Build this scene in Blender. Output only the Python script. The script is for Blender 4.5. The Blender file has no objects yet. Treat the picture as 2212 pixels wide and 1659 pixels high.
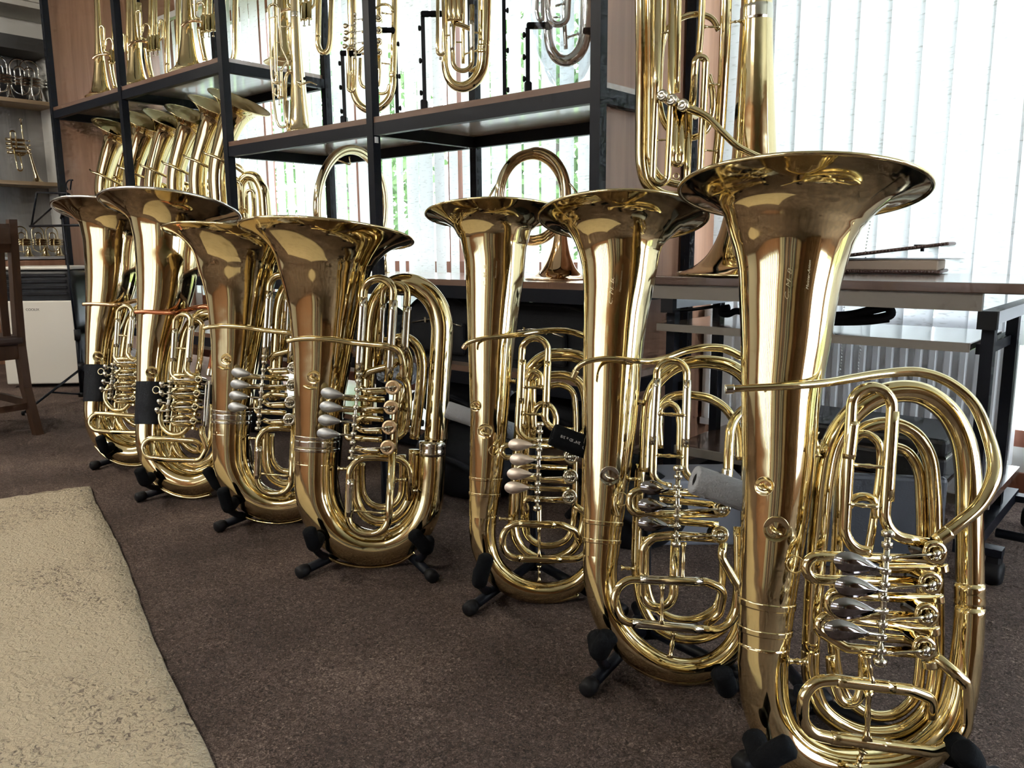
import bpy, bmesh, math, random
import numpy as np
from mathutils import Matrix, Vector
random.seed(7)
rng = np.random.default_rng(7)
scn = bpy.context.scene
COL = scn.collection

# ------------------------------------------------------------------ camera
FPX, PITCH, YAW, ROLL, HCAM = 1737.18, .169338, .715663, -.007667, .87
IW, IH = 2212.0, 1659.0
_fw = np.array([-math.sin(YAW)*math.cos(PITCH), math.cos(YAW)*math.cos(PITCH), -math.sin(PITCH)])
_rt = np.array([math.cos(YAW), math.sin(YAW), 0.0]); _up = np.cross(_rt, _fw)
_r = _rt*math.cos(ROLL)+_up*math.sin(ROLL); _u = -_rt*math.sin(ROLL)+_up*math.cos(ROLL)
CO = np.array([0, 0, HCAM])
cam_d = bpy.data.cameras.new('camera'); cam = bpy.data.objects.new('camera', cam_d); COL.objects.link(cam)
cam_d.sensor_fit = 'HORIZONTAL'; cam_d.sensor_width = 36.0; cam_d.lens = 36.0*FPX/IW
cam_d.clip_start = .05; cam_d.clip_end = 200
M = Matrix.Identity(4)
for i in range(3):
    M[i][0] = _r[i]; M[i][1] = _u[i]; M[i][2] = -_fw[i]; M[i][3] = CO[i]
cam.matrix_world = M
scn.camera = cam

# ------------------------------------------------------------------ world, light, exposure
wd = bpy.data.worlds.new('daylight'); scn.world = wd; wd.use_nodes = True
wn = wd.node_tree.nodes; wl = wd.node_tree.links; wn.clear()
bg = wn.new('ShaderNodeBackground'); wo = wn.new('ShaderNodeOutputWorld')
bg.inputs['Color'].default_value = (.86, .94, 1.0, 1); bg.inputs['Strength'].default_value = 4.5
wl.new(bg.outputs[0], wo.inputs[0])
scn.view_settings.view_transform = 'Standard'; scn.view_settings.look = 'None'
scn.view_settings.gamma = 1; scn.view_settings.use_curve_mapping = False
scn.view_settings.exposure = 1.55
scn.cycles.use_denoising = True
scn.cycles.use_adaptive_sampling = True; scn.cycles.adaptive_threshold = .06; scn.cycles.adaptive_min_samples = 10
scn.cycles.max_bounces = 7; scn.cycles.diffuse_bounces = 3; scn.cycles.glossy_bounces = 4
scn.cycles.transmission_bounces = 6; scn.cycles.transparent_max_bounces = 8
scn.cycles.sample_clamp_indirect = 6.0; scn.cycles.caustics_reflective = False; scn.cycles.caustics_refractive = False

# ------------------------------------------------------------------ back-projection helpers (real 3-D points from the photograph)
def ray(x, y): return _fw+(x-IW/2)/FPX*_r-(y-IH/2)/FPX*_u
def on_z(x, y, z): d = ray(x, y); return CO+d*((z-HCAM)/d[2])
def on_y(x, y, Y): d = ray(x, y); return CO+d*(Y/d[1])
def on_x(x, y, X): d = ray(x, y); return CO+d*(X/d[0])
def depth(p): return float((np.asarray(p)-CO)@_fw)

# ------------------------------------------------------------------ materials
def mat(name, col, rough=.5, metal=0., **k):
    m = bpy.data.materials.new(name); m.use_nodes = True
    b = m.node_tree.nodes['Principled BSDF']
    b.inputs['Base Color'].default_value = (*col, 1); b.inputs['Roughness'].default_value = rough; b.inputs['Metallic'].default_value = metal
    for kk, v in k.items(): b.inputs[kk].default_value = v
    m.diffuse_color = (*col, 1)
    return m
def nodes(m): return m.node_tree.nodes, m.node_tree.links, m.node_tree.nodes['Principled BSDF']
def add_bump(m, scale, strength, dist=.01, detail=2, stretch=None):
    n, l, b = nodes(m)
    tc = n.new('ShaderNodeTexCoord'); t = n.new('ShaderNodeTexNoise'); t.inputs['Scale'].default_value = scale; t.inputs['Detail'].default_value = detail
    bp = n.new('ShaderNodeBump'); bp.inputs['Strength'].default_value = strength; bp.inputs['Distance'].default_value = dist
    if stretch:
        mp = n.new('ShaderNodeMapping'); mp.inputs['Scale'].default_value = stretch
        l.new(tc.outputs['Object'], mp.inputs[0]); l.new(mp.outputs[0], t.inputs['Vector'])
    else: l.new(tc.outputs['Object'], t.inputs['Vector'])
    l.new(t.outputs['Fac'], bp.inputs['Height']); l.new(bp.outputs[0], b.inputs['Normal'])
    return t
def add_ramp(m, tex_out, stops):
    n, l, b = nodes(m); r = n.new('ShaderNodeValToRGB'); e = r.color_ramp.elements
    e[0].position, e[0].color = stops[0][0], (*stops[0][1], 1); e[1].position, e[1].color = stops[-1][0], (*stops[-1][1], 1)
    for p, c in stops[1:-1]:
        q = e.new(p); q.color = (*c, 1)
    l.new(tex_out, r.inputs[0]); l.new(r.outputs[0], b.inputs['Base Color']); return r
def wood(name, c1, c2, rough=.4, scale=3., stretch=(6, 6, .5), bump=.05):
    m = mat(name, c1, rough); n, l, b = nodes(m)
    tc = n.new('ShaderNodeTexCoord'); mp = n.new('ShaderNodeMapping'); mp.inputs['Scale'].default_value = stretch
    t = n.new('ShaderNodeTexNoise'); t.inputs['Scale'].default_value = scale; t.inputs['Detail'].default_value = 6; t.inputs['Distortion'].default_value = 1.2
    l.new(tc.outputs['Object'], mp.inputs[0]); l.new(mp.outputs[0], t.inputs['Vector'])
    add_ramp(m, t.outputs['Fac'], [(.3, c1), (.5, tuple((a+d)/2 for a, d in zip(c1, c2))), (.7, c2)])
    bp = n.new('ShaderNodeBump'); bp.inputs['Strength'].default_value = bump; l.new(t.outputs['Fac'], bp.inputs['Height']); l.new(bp.outputs[0], b.inputs['Normal'])
    return m
BRASS = mat('lacquered_brass', (.78, .64, .365), .07, 1.); add_bump(BRASS, 9, .05, .02)
BRASS2 = mat('pale_brass', (.82, .70, .46), .08, 1.); add_bump(BRASS2, 9, .05, .02)
GOLDBR = mat('gold_brass', (.80, .56, .34), .08, 1.)
COPPER = mat('copper', (.62, .24, .13), .12, 1.)
NICKEL = mat('nickel_silver', (.68, .64, .55), .12, 1.)
SILVER = mat('silver_plate', (.78, .77, .74), .1, 1.)
STEELG = mat('satin_lever_steel', (.50, .51, .52), .5, 1.)
LEVERP = mat('satin_rose_lever', (.86, .74, .64), .5, 1.)
LEVERB = mat('polished_dark_lever', (.35, .33, .34), .05, 1.)
CAPROSE = mat('satin_rose_valve_cap', (.86, .64, .42), .42, 1.)
FOAMB = mat('black_foam', (.005, .006, .008), .9, 0., **{'Specular IOR Level': .15}); add_bump(FOAMB, 260, .4, .003)
FOAMG = mat('grey_foam', (.34, .35, .37), .95); add_bump(FOAMG, 320, .5, .003)
BLKM = mat('black_powder_steel', (.0045, .006, .011), .45, 0., **{'Specular IOR Level': .22})
RUBBER = mat('black_rubber', (.006, .006, .008), .6, 0., **{'Specular IOR Level': .3})
LEATHER = mat('black_leather', (.006, .008, .013), .6, 0., **{'Specular IOR Level': .3}); add_bump(LEATHER, 240, .35, .003)
ENGR = mat('engraved_line', (.50, .42, .27), .5, 1.)
DARKHOLE = mat('dark_slot', (.003, .003, .004), .9)
WHITEP = mat('white_print', (.75, .75, .75), .6)

# ------------------------------------------------------------------ mesh helpers
def mk(name, verts, faces, material, parent=None, smooth=True, o=None, R=None):
    v = np.asarray(verts, float)
    if parent is not None and parent.get('_o') is not None:
        o = np.array(parent['_o']); a = parent['_a']
        c, s = math.cos(a), math.sin(a); Rm = np.array([[c, s, 0], [-s, c, 0], [0, 0, 1]])
        v = (v-o)@Rm.T
    me = bpy.data.meshes.new(name); me.from_pydata(v.tolist(), [], faces)
    if smooth: me.polygons.foreach_set('use_smooth', [True]*len(me.polygons))
    me.materials.append(material); me.update()
    ob = bpy.data.objects.new(name, me); COL.objects.link(ob)
    if parent is not None:
        ob.parent = parent
        if parent.get('_o') is not None: ob['_o'] = parent['_o']; ob['_a'] = parent['_a']
    return ob
def tag(o, label, cat, group=None, kind=None):
    o['label'] = label
    if cat: o['category'] = cat
    if group: o['group'] = group
    if kind: o['kind'] = kind
    return o
def root(name, o, a=0., label=None, cat=None, group=None):
    e = bpy.data.objects.new(name, None); COL.objects.link(e); e.empty_display_size = .1
    e.location = tuple(o); e.rotation_euler = (0, 0, a); e['_o'] = [float(t) for t in o]; e['_a'] = float(a)
    if label: tag(e, label, cat, group)
    return e
def copy_tree(o, parent=None):
    c = o.copy(); COL.objects.link(c); c.parent = parent
    for ch in o.children: copy_tree(ch, c)
    return c
def dup(src, loc, a, label=None, group=None, scale=None):
    c = copy_tree(src); c.location = tuple(loc); c.rotation_euler = (0, 0, a)
    if scale: c.scale = (scale,)*3
    if label: c['label'] = label
    if group: c['group'] = group
    return c
def cat_mesh(parts):
    V = []; F = []
    for v, f in parts:
        k = sum(len(a) for a in V); V.append(np.asarray(v, float)); F += [tuple(i+k for i in q) for q in f]
    return np.concatenate(V), F
def catmull(P, n=8, closed=False):
    P = np.asarray(P, float)
    if len(P) < 3: 
        t = np.linspace(0, 1, n+1)[:, None]; return P[0]*(1-t)+P[1]*t
    Q = np.vstack([2*P[0]-P[1], P, 2*P[-1]-P[-2]]); out = []
    for i in range(1, len(Q)-2):
        p0, p1, p2, p3 = Q[i-1:i+3]
        d1 = max(np.linalg.norm(p1[:3]-p0[:3]), 1e-6)**.5; d2 = max(np.linalg.norm(p2[:3]-p1[:3]), 1e-6)**.5; d3 = max(np.linalg.norm(p3[:3]-p2[:3]), 1e-6)**.5
        m1 = (p1-p0)/d1-(p2-p0)/(d1+d2)+(p2-p1)/d2; m2 = (p2-p1)/d2-(p3-p1)/(d2+d3)+(p3-p2)/d3
        m1 *= d2; m2 *= d2
        for k in range(n):
            t = k/n; t2 = t*t; t3 = t2*t
            out.append((2*t3-3*t2+1)*p1+(t3-2*t2+t)*m1+(-2*t3+3*t2)*p2+(t3-t2)*m2)
    out.append(Q[-2]); return np.array(out)
def fillet(P, rads, n=7):
    P = [np.asarray(p, float) for p in P]; m = len(P); ang = [0.]*m; want = [0.]*m; seg = [np.linalg.norm(P[i+1]-P[i]) for i in range(m-1)]
    for i in range(1, m-1):
        u = (P[i-1]-P[i])/seg[i-1]; v = (P[i+1]-P[i])/seg[i]; ang[i] = math.acos(max(-1, min(1, float(u@v)))); want[i] = rads[i]/math.tan(max(.05, ang[i])/2)
    d = list(want)
    for i in range(m-1):
        tot = want[i]+want[i+1]
        if tot > seg[i]*.98:
            k = seg[i]*.98/tot; d[i] = min(d[i], want[i]*k); d[i+1] = min(d[i+1], want[i+1]*k)
    out = [P[0]]
    for i in range(1, m-1):
        if ang[i] > 3.1: out.append(P[i]); continue
        u = (P[i-1]-P[i])/seg[i-1]; v = (P[i+1]-P[i])/seg[i]; r = d[i]*math.tan(ang[i]/2)
        bis = (u+v); bis /= np.linalg.norm(bis); cen = P[i]+bis*(r/math.sin(ang[i]/2))
        s = P[i]+u*d[i]-cen; e = P[i]+v*d[i]-cen; tot = math.pi-ang[i]
        for k in range(n+1):
            t = k/n; out.append(cen+(math.sin((1-t)*tot)*s+math.sin(t*tot)*e)/math.sin(tot))
    out.append(P[-1]); return np.array(out)
def sweep(path, rad, seg=14, caps=True, closed=False, TT=None):
    P = np.asarray(path, float); n = len(P)
    keep = [0]+[i for i in range(1, n) if np.linalg.norm(P[i]-P[i-1]) > 1e-5]
    R_ = np.full(n, rad) if np.isscalar(rad) else np.asarray(rad, float)
    P = P[keep]; R_ = R_[keep]; n = len(P)
    T = np.gradient(P, axis=0) if not closed else (np.roll(P, -1, 0)-np.roll(P, 1, 0))
    if TT is not None: T = np.asarray(TT, float)[keep]
    T /= np.linalg.norm(T, axis=1)[:, None]
    a = np.array([0, 0, 1.]) if abs(T[0][2]) < .9 else np.array([1., 0, 0])
    N = np.cross(T[0], a); N /= np.linalg.norm(N); V = []
    th = np.linspace(0, 2*math.pi, seg, endpoint=False); cs, sn = np.cos(th)[:, None], np.sin(th)[:, None]
    for i in range(n):
        if i: 
            N = N-(N@T[i])*T[i]; N /= np.linalg.norm(N)
        B = np.cross(T[i], N); V.append(P[i]+R_[i]*(cs*N+sn*B))
    V = np.concatenate(V); F = []
    for i in range(n-1+(1 if closed else 0)):
        a0 = i*seg; b0 = ((i+1) % n)*seg
        for k in range(seg):
            k2 = (k+1) % seg; F.append((a0+k, a0+k2, b0+k2, b0+k))
    if caps and not closed:
        F.append(tuple(range(seg-1, -1, -1))); F.append(tuple((n-1)*seg+k for k in range(seg)))
    return V, F
def boxm(c, s, R=None):
    c = np.asarray(c, float); h = np.asarray(s, float)/2
    v = np.array([[x, y, z] for x in (-1, 1) for y in (-1, 1) for z in (-1, 1)], float)*h
    if R is not None: v = v@np.asarray(R).T
    return v+c, [(0, 1, 3, 2), (4, 6, 7, 5), (0, 4, 5, 1), (2, 3, 7, 6), (0, 2, 6, 4), (1, 5, 7, 3)]
def box2(a, b):
    a = np.asarray(a, float); b = np.asarray(b, float); return boxm((a+b)/2, abs(b-a))
def rboxm(c, s, r=.01, seg=2, R=None):
    bm = bmesh.new(); bmesh.ops.create_cube(bm, size=1.0)
    for v in bm.verts: v.co = Vector((v.co.x*s[0], v.co.y*s[1], v.co.z*s[2]))
    bmesh.ops.bevel(bm, geom=bm.edges[:], offset=r, segments=seg, affect='EDGES', profile=.5)
    bm.verts.ensure_lookup_table(); v = np.array([list(q.co) for q in bm.verts]); f = [tuple(q.index for q in g.verts) for g in bm.faces]; bm.free()
    if R is not None: v = v@np.asarray(R).T
    return v+np.asarray(c, float), f
def lathe(prof, seg=24, o=(0, 0, 0), ax=(0, 0, 1)):
    ax = np.asarray(ax, float); ax /= np.linalg.norm(ax)
    a = np.array([0, 0, 1.]) if abs(ax[2]) < .9 else np.array([1., 0, 0])
    N = np.cross(ax, a); N /= np.linalg.norm(N); B = np.cross(ax, N); o = np.asarray(o, float); V = []
    th = np.linspace(0, 2*math.pi, seg, endpoint=False)
    for r, h in prof: V += [o+ax*h+r*(math.cos(t)*N+math.sin(t)*B) for t in th]
    F = []
    for i in range(len(prof)-1):
        for k in range(seg):
            k2 = (k+1) % seg; F.append((i*seg+k, i*seg+k2, (i+1)*seg+k2, (i+1)*seg+k))
    if prof[0][0] > 1e-4: F.append(tuple(range(seg-1, -1, -1)))
    if prof[-1][0] > 1e-4: F.append(tuple((len(prof)-1)*seg+k for k in range(seg)))
    return np.array(V), F
def rotz(a): c, s = math.cos(a), math.sin(a); return np.array([[c, -s, 0], [s, c, 0], [0, 0, 1]])
def mbox(name, a, b, m, parent=None, bevel=0):
    if bevel:
        a = np.asarray(a, float); b = np.asarray(b, float)
        v, f = rboxm((a+b)/2, abs(b-a), bevel, 2)
        return mk(name, v, f, m, parent, smooth=False)
    v, f = box2(a, b); return mk(name, v, f, m, parent, smooth=False)

# ------------------------------------------------------------------ an instrument whose tubing lies about an upright plane
class Brass:
    def __init__(s, name, base, ang, label, cat, group=None, lean=0., z=0., o=None, metal=None):
        s.o = on_z(base[0], base[1], z) if o is None else np.asarray(o, float)
        s.u = np.array([math.cos(ang), math.sin(ang), 0]); n0 = np.array([math.sin(ang), -math.cos(ang), 0]); zz = np.array([0, 0, 1.])
        s.n = n0*math.cos(lean)+zz*math.sin(lean); s.v = zz*math.cos(lean)-n0*math.sin(lean)
        s.root = root(name, s.o, ang, label, cat, group); s.c = (0, 0, 1.); s.m = metal or BRASS; s.local = False; s.ang = ang
        s.belly = None; s.K = 1.
    def crop(s, x, y, k): s.c = (x, y, k); s.local = False
    def P(s, x, y, w=0.):
        if s.local: return s.o+s.u*x+s.v*y+s.n*w
        X = s.c[0]+x/s.c[2]; Y = s.c[1]+y/s.c[2]; d = ray(X, Y); o = s.o+s.n*w
        return CO+d*(((o-CO)@s.n)/(d@s.n))
    def R(s, r, p): return r if s.local else r/s.c[2]*depth(p)/FPX
    def rowz(s, x, dz=.003):
        # photograph row (crop units) at which this instrument's base plane is met below column x
        p = s.o+s.u*0+np.array([0, 0, dz]); d = p-CO; return (IH/2-FPX*(d@_u)/(d@_fw)-s.c[1])*s.c[2]
    def pts(s, L, w): return np.array([s.P(q[0], q[1], q[2] if len(q) > 2 and q[2] is not None else w) for q in L])
    def tube(s, name, L, r, m=None, w=0., f=None, seg=14, n=7, par=None, caps=True):
        Q = s.pts(L, w); mid = Q[len(Q)//2]
        if f is not None:
            fr = [s.R((q[3] if len(q) > 3 else f), mid) for q in L]; path = fillet(Q, fr, n)
        else: path = catmull(Q, n)
        if np.isscalar(r): rr = s.R(r, mid)
        else:
            rw = np.array([s.R(a, p) for a, p in zip(r, Q)])
            if f is None: rr = catmull(np.column_stack([Q, rw]), n)[:, 3]; rr = np.clip(rr, rw.min(), rw.max())
            else: rr = np.interp(np.linspace(0, 1, len(path)), np.linspace(0, 1, len(rw)), rw)
        v, fc = sweep(path, rr, seg, caps); s.last = (path, rr)
        return mk(name, v, fc, m or s.m, par or s.root)
    def bell(s, prof, w=0., split=None, m=None, seg=56, n=9, inner=.5, rimr=None, rim=None, kb=7, axn=0.):
        # prof: (x, y, halfwidth) from the rim downwards
        Q = np.array([s.P(q[0], q[1], w) for q in prof]); rw = np.array([s.R(q[2], p) for q, p in zip(prof, Q)])
        D = catmull(np.column_stack([Q, rw]), n); path, rr = D[:, :3], D[:, 3]
        TT = np.gradient(path, axis=0); TT /= np.linalg.norm(TT, axis=1)[:, None]
        if rim is None: ax = path[0]-path[min(len(path)-1, n*kb)]
        else:
            # cant of the bell in its own plane, so that the rim's left and right ends lie as in the photograph
            up_ = 1. if (path[0]-path[n*3])@s.v > 0 else -1.; best = None; tt = np.linspace(0, 2*math.pi, 121)
            for ph in np.radians(np.arange(-24, 24.1, .5)):
                ax = (s.v*math.cos(ph)+s.u*math.sin(ph))*up_; e = np.cross(s.n, ax); Q_ = path[0]+rr[0]*(np.cos(tt)[:, None]*e+np.sin(tt)[:, None]*s.n)-CO
                dz = Q_@_fw; X_ = (Q_@_r)/dz; Y_ = -(Q_@_u)/dz; sl = math.atan2(Y_[X_.argmax()]-Y_[X_.argmin()], X_.max()-X_.min())
                er = abs(sl-math.atan2(rim[3]-rim[1], rim[2]-rim[0]))
                if best is None or er < best[0]: best = (er, ax)
            ax = best[1] if not s.local else np.cross(s.n, (s.P(rim[2], rim[3], w)-s.P(rim[0], rim[1], w))/np.linalg.norm(s.P(rim[2], rim[3], w)-s.P(rim[0], rim[1], w)))
            ax = ax if ax@(path[0]-path[n*3]) > 0 else -ax
            ax = ax+s.n*axn
        ax = ax/np.linalg.norm(ax); kk = n*kb
        for i in range(min(kk, len(path))):
            b_ = max(0., (i-kk*.5)/(kk*.5)); b_ = b_*b_*(3-2*b_); TT[i] = -ax*(1-b_)+TT[i]*b_
        V, F = sweep(path, rr, seg, caps=False, TT=TT)
        k = max(4, int(len(path)*inner)); V2, F2 = sweep(path[:k], np.maximum(rr[:k]-.0035, .004), seg, caps=False, TT=TT[:k])
        F2 = [tuple(reversed(q)) for q in F2]
        s.bellVF = (V, F); b = mk('bell', *cat_mesh([(V, F), (V2, F2)]), m or s.m, s.root); s.belly = (path, rr); s.bellobj = b
        t = math.pi*2*np.arange(64)/64; N = np.cross(ax, [0, 0, 1.] if abs(ax[2]) < .9 else [1., 0, 0]); N /= np.linalg.norm(N); B = np.cross(ax, N)
        ring = path[0]+rr[0]*(np.cos(t)[:, None]*N+np.sin(t)[:, None]*B)
        mk('rim', *sweep(ring, rimr or max(.0028, rr[0]*.018), 8, closed=True), m or s.m, b)
        return b
    def band(s, i0, i1, dr=.002, m=None, name='ferrule', path=None):
        path, rr = path or s.belly; a = int(i0*(len(path)-1)); b = max(a+2, int(i1*(len(path)-1)))
        P_ = path[a:b+1]; R_ = rr[a:b+1]+dr
        P_ = np.vstack([P_[:1], P_, P_[-1:]]); P_[0] = P_[1]+(P_[1]-P_[2])*.02; P_[-1] = P_[-2]+(P_[-2]-P_[-3])*.02
        R_ = np.concatenate([[R_[0]-dr], R_, [R_[-1]-dr]])
        V, F = sweep(P_, R_, 40, caps=False); return mk(name, V, F, m or s.m, s.root)
    def bandy(s, y0, y1, dr=.002, m=None, name='ferrule', n=10):
        # a collar on the bell tube between two photograph rows
        path, rr = s.belly
        pr = []
        for p in path:
            d = p-CO; pr.append(IH/2-FPX*(d@_u)/(d@_fw))
        pr = np.array(pr); yy = np.linspace(y0, y1, n)
        if pr[0] > pr[-1]: pr = pr[::-1]; path = path[::-1]; rr = rr[::-1]
        P_ = np.column_stack([np.interp(yy, pr, path[:, k]) for k in range(3)]); R_ = np.interp(yy, pr, rr)+dr
        R_[0] -= dr; R_[-1] -= dr
        V, F = sweep(P_, R_, 40, caps=False); return mk(name, V, F, m or s.m, s.root)
    def ring(s, x, y, r, t, w=0., m=None, name='thumb_ring', tilt=0., seg=28):
        p = s.P(x, y, w); R_ = s.R(r, p); a = 2*math.pi*np.arange(seg)/seg
        e1 = s.u*math.cos(tilt)+s.n*math.sin(tilt)
        C = p+R_*(np.cos(a)[:, None]*e1+np.sin(a)[:, None]*s.v)
        return mk(name, *sweep(C, s.R(t, p), 8, closed=True), m or s.m, s.root)
    def rotor(s, x, y, r, w=.09, h=.04, m=None, cap=None, hub=None, arm=None):
        p = s.P(x, y, w); R_ = s.R(r, p)
        b = mk('rotor_valve', *lathe([(R_*.82, -h), (R_*.9, -h*.9), (R_*.9, -.006), (R_, -.005), (R_, -.001), (R_*.95, 0)], 28, p, s.n), m or s.m, s.root)
        mk('valve_cap', *lathe([(R_*.98, 0), (R_*.98, .0025), (R_*.9, .004), (R_*.55, .004), (R_*.5, .002), (R_*.05, .002)], 28, p, s.n), cap or s.m, b)
        q = p+s.n*.002
        mk('stop_arm', *cat_mesh([lathe([(R_*.3, 0), (R_*.3, .006), (R_*.22, .009), (R_*.1, .010)], 12, q, s.n),
            lathe([(R_*.12, 0), (R_*.12, .012)], 8, q+s.u*R_*.38+s.v*R_*.1, s.n), lathe([(R_*.12, 0), (R_*.12, .012)], 8, q-s.u*R_*.3-s.v*R_*.34, s.n),
            lathe([(R_*.1, 0), (R_*.1, .010)], 8, q+s.u*R_*.05-s.v*R_*.42, s.n)]), hub or NICKEL, b)
        if arm:
            e = s.P(arm[0], arm[1], w); mk('linkage_rod', *cat_mesh([sweep(catmull([e, q-s.u*R_*.3+s.n*.012], 3), .0022, 8), lathe([(.0045, -.004), (.0045, .004)], 8, q-s.u*R_*.3+s.n*.012, s.v)]), NICKEL, b)
        return b
    def lever(s, x, y, L, H, xe, ye, w=.11, m=None, th=.003):
        # teardrop touch-piece centred at (x, y), thin shank to the hinge at (xe, ye)
        out = []; n = 28; L = L*1.25; H = H*1.12
        ex, ey = xe-x, ye-y; al = math.atan2(ey, ex)
        for k in range(n):
            t = 2*math.pi*k/n; c, sn = math.cos(t), math.sin(t)
            wd_ = H/2*sn*(1 if c < 0 else .12+.88*(1-c)**.9*(1+.6*c))
            px = L*.42*c if c < 0 else L*.85*c
            out.append((x+px*math.cos(al)-wd_*math.sin(al), y+px*math.sin(al)+wd_*math.cos(al)))
        A = [s.P(a, b, w-.02*((a-x)/(L+1e-6))**2 if False else w) for a, b in out]
        V = np.array(A+[p+s.n*th for p in A]+[np.mean(A, 0)+s.n*(th*1.2)]); F = [tuple(range(n-1, -1, -1))]
        for k in range(n): F.append((k, (k+1) % n, n+(k+1) % n, n+k)); F.append((n+k, n+(k+1) % n, 2*n))
        p = mk('valve_lever', V, F, m or STEELG, s.root)
        q0 = s.P(x+L*.7*math.cos(al), y+L*.7*math.sin(al), w+th/2); q1 = s.P(xe, ye, w-.004)
        mk('lever_shank', *sweep(catmull([q0, (q0+q1)/2-s.n*.002, q1], 4), .0028, 8), NICKEL, p)
        return p
    def brace(s, x0, y0, x1, y1, w=.0, r=.0028, m=None, w1=None):
        a = s.P(x0, y0, w); b = s.P(x1, y1, w if w1 is None else w1); t = np.linspace(0, 1, 9)[:, None]
        R_ = np.array([2.2, 1.3, 1, 1.1, 1.5, 1.1, 1, 1.3, 2.2])*r
        return mk('brace', *sweep(a*(1-t)+b*t, R_, 8), m or s.m, s.root)
    def hinge(s, x0, y0, x1, y1, r=.006, w=.105, k=8, m=None):
        a = s.P(x0, y0, w); b = s.P(x1, y1, w); d = (b-a)/np.linalg.norm(b-a); L = np.linalg.norm(b-a); parts = [sweep(np.array([a, b]), r*.75, 10)]
        for i in range(k):
            c = a+(b-a)*((i+.5)/k); parts.append(lathe([(r*1.15, -L*.025), (r*1.35, -L*.018), (r*1.35, L*.018), (r*1.15, L*.025)], 10, c, d))
        o = mk('lever_hinge', *cat_mesh(parts), m or NICKEL, s.root)
        for p_, d_ in ((b, d), (a, -d)): mk('hinge_screw', *lathe([(r*.6, 0), (r*1.6, .003), (r*1.6, .01), (r*.9, .013)], 10, p_, d_), m or NICKEL, o)
        return o
    def engrave(s, body, x0, y0, x1, y1, h, m):
        # letters laid on the bell skin, running from pixel (x0, y0) to (x1, y1)
        from mathutils.bvhtree import BVHTree
        cu = bpy.data.curves.new('engraving', 'FONT'); cu.body = body; cu.size = 1; cu.resolution_u = 2; cu.shear = .35
        tmp = bpy.data.objects.new('tmp', cu); COL.objects.link(tmp); me = bpy.data.meshes.new_from_object(tmp.evaluated_get(bpy.context.evaluated_depsgraph_get())); bpy.data.objects.remove(tmp)
        v = np.array([list(q.co) for q in me.vertices]); f = [tuple(p.vertices) for p in me.polygons]; wd_ = v[:, 0].max(); d = np.array([x1-x0, y1-y0], float); Ln = np.hypot(*d); d /= Ln; nrm = np.array([d[1], -d[0]])
        bv = BVHTree.FromPolygons(s.bellVF[0].tolist(), s.bellVF[1]); out = []
        for q in v:
            px = np.array([x0, y0])+d*q[0]/wd_*Ln+nrm*q[1]*h; r_ = ray(*px); hit, no, _, _ = bv.ray_cast(Vector(CO), Vector(r_/np.linalg.norm(r_)))
            if hit is None: return None
            no = np.array(no); no = no if no@r_ < 0 else -no; out.append(np.array(hit)+no*.0003)
        return mk('engraving', out, f, m, s.bellobj, smooth=False)
    def hook(s, x, y, r, w, m=None):
        # lyre/strap hook with its round soldered plate bent to the bell
        from mathutils.bvhtree import BVHTree
        bv = BVHTree.FromPolygons(s.bellVF[0].tolist(), s.bellVF[1]); c0, c1, k = s.c; cx, cy, R_ = c0+x/k, c1+y/k, r/k; V = []; F = []; rings = [0.02, .5, .93, .965, 1.0]; nn = 26
        for ri, q in enumerate(rings):
            for a in range(nn):
                t = 2*math.pi*a/nn; r_ = ray(cx+R_*q*math.cos(t), cy+R_*q*math.sin(t)); hit, no, _, _ = bv.ray_cast(Vector(CO), Vector(r_/np.linalg.norm(r_)))
                if hit is None: hit = s.P(x, y, w); no = s.n
                no = np.array(no); no = no if no@r_ < 0 else -no; V.append(np.array(hit)+no*(.0006 if q < .95 or q == 1 else .0014))
        for a in range(len(rings)-1):
            for b in range(nn): F.append((a*nn+b, a*nn+(b+1) % nn, (a+1)*nn+(b+1) % nn, (a+1)*nn+b))
        V = np.array(V); p = V[:nn].mean(0); nrm = np.cross(V[nn+3]-p, V[nn+12]-p); nrm /= np.linalg.norm(nrm); nrm = nrm if nrm@(CO-p) > 0 else -nrm
        Rm = np.linalg.norm(V[-1]-p)
        pl = mk('strap_plate', V, F, m or s.m, s.root)
        mk('strap_hook', *sweep(catmull([p-s.u*Rm*.35+s.v*.1*Rm, p+nrm*.010-s.u*Rm*.2, p+nrm*.014-s.v*Rm*.15+s.u*Rm*.2, p+nrm*.002-s.v*Rm*.35+s.u*Rm*.4], 5), .003, 8), m or s.m, pl)
        return pl
# ================================================================== the room
def struct(name, a, b, m, parent=None):
    o = mbox(name, a, b, m, parent)
    if parent is None: o['kind'] = 'structure'
    return o
CARPET = mat('brown_felt_carpet', (.085, .055, .04), .95)
n_, l_, b_ = nodes(CARPET)
tc = n_.new('ShaderNodeTexCoord'); t1_ = n_.new('ShaderNodeTexNoise'); t1_.inputs['Scale'].default_value = 150; t1_.inputs['Detail'].default_value = 5; t1_.inputs['Roughness'].default_value = .75; t1_.inputs['Distortion'].default_value = 1.5
t2_ = n_.new('ShaderNodeTexNoise'); t2_.inputs['Scale'].default_value = 3.5; t2_.inputs['Detail'].default_value = 4
mx_ = n_.new('ShaderNodeMix'); mx_.data_type = 'FLOAT'; mx_.inputs[0].default_value = .22
l_.new(tc.outputs['Object'], t1_.inputs['Vector']); l_.new(tc.outputs['Object'], t2_.inputs['Vector']); l_.new(t1_.outputs['Fac'], mx_.inputs[2]); l_.new(t2_.outputs['Fac'], mx_.inputs[3])
add_ramp(CARPET, mx_.outputs[0], [(.33, (.014, .009, .007)), (.46, (.062, .039, .031)), (.55, (.155, .10, .08)), (.66, (.45, .34, .27))])
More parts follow.
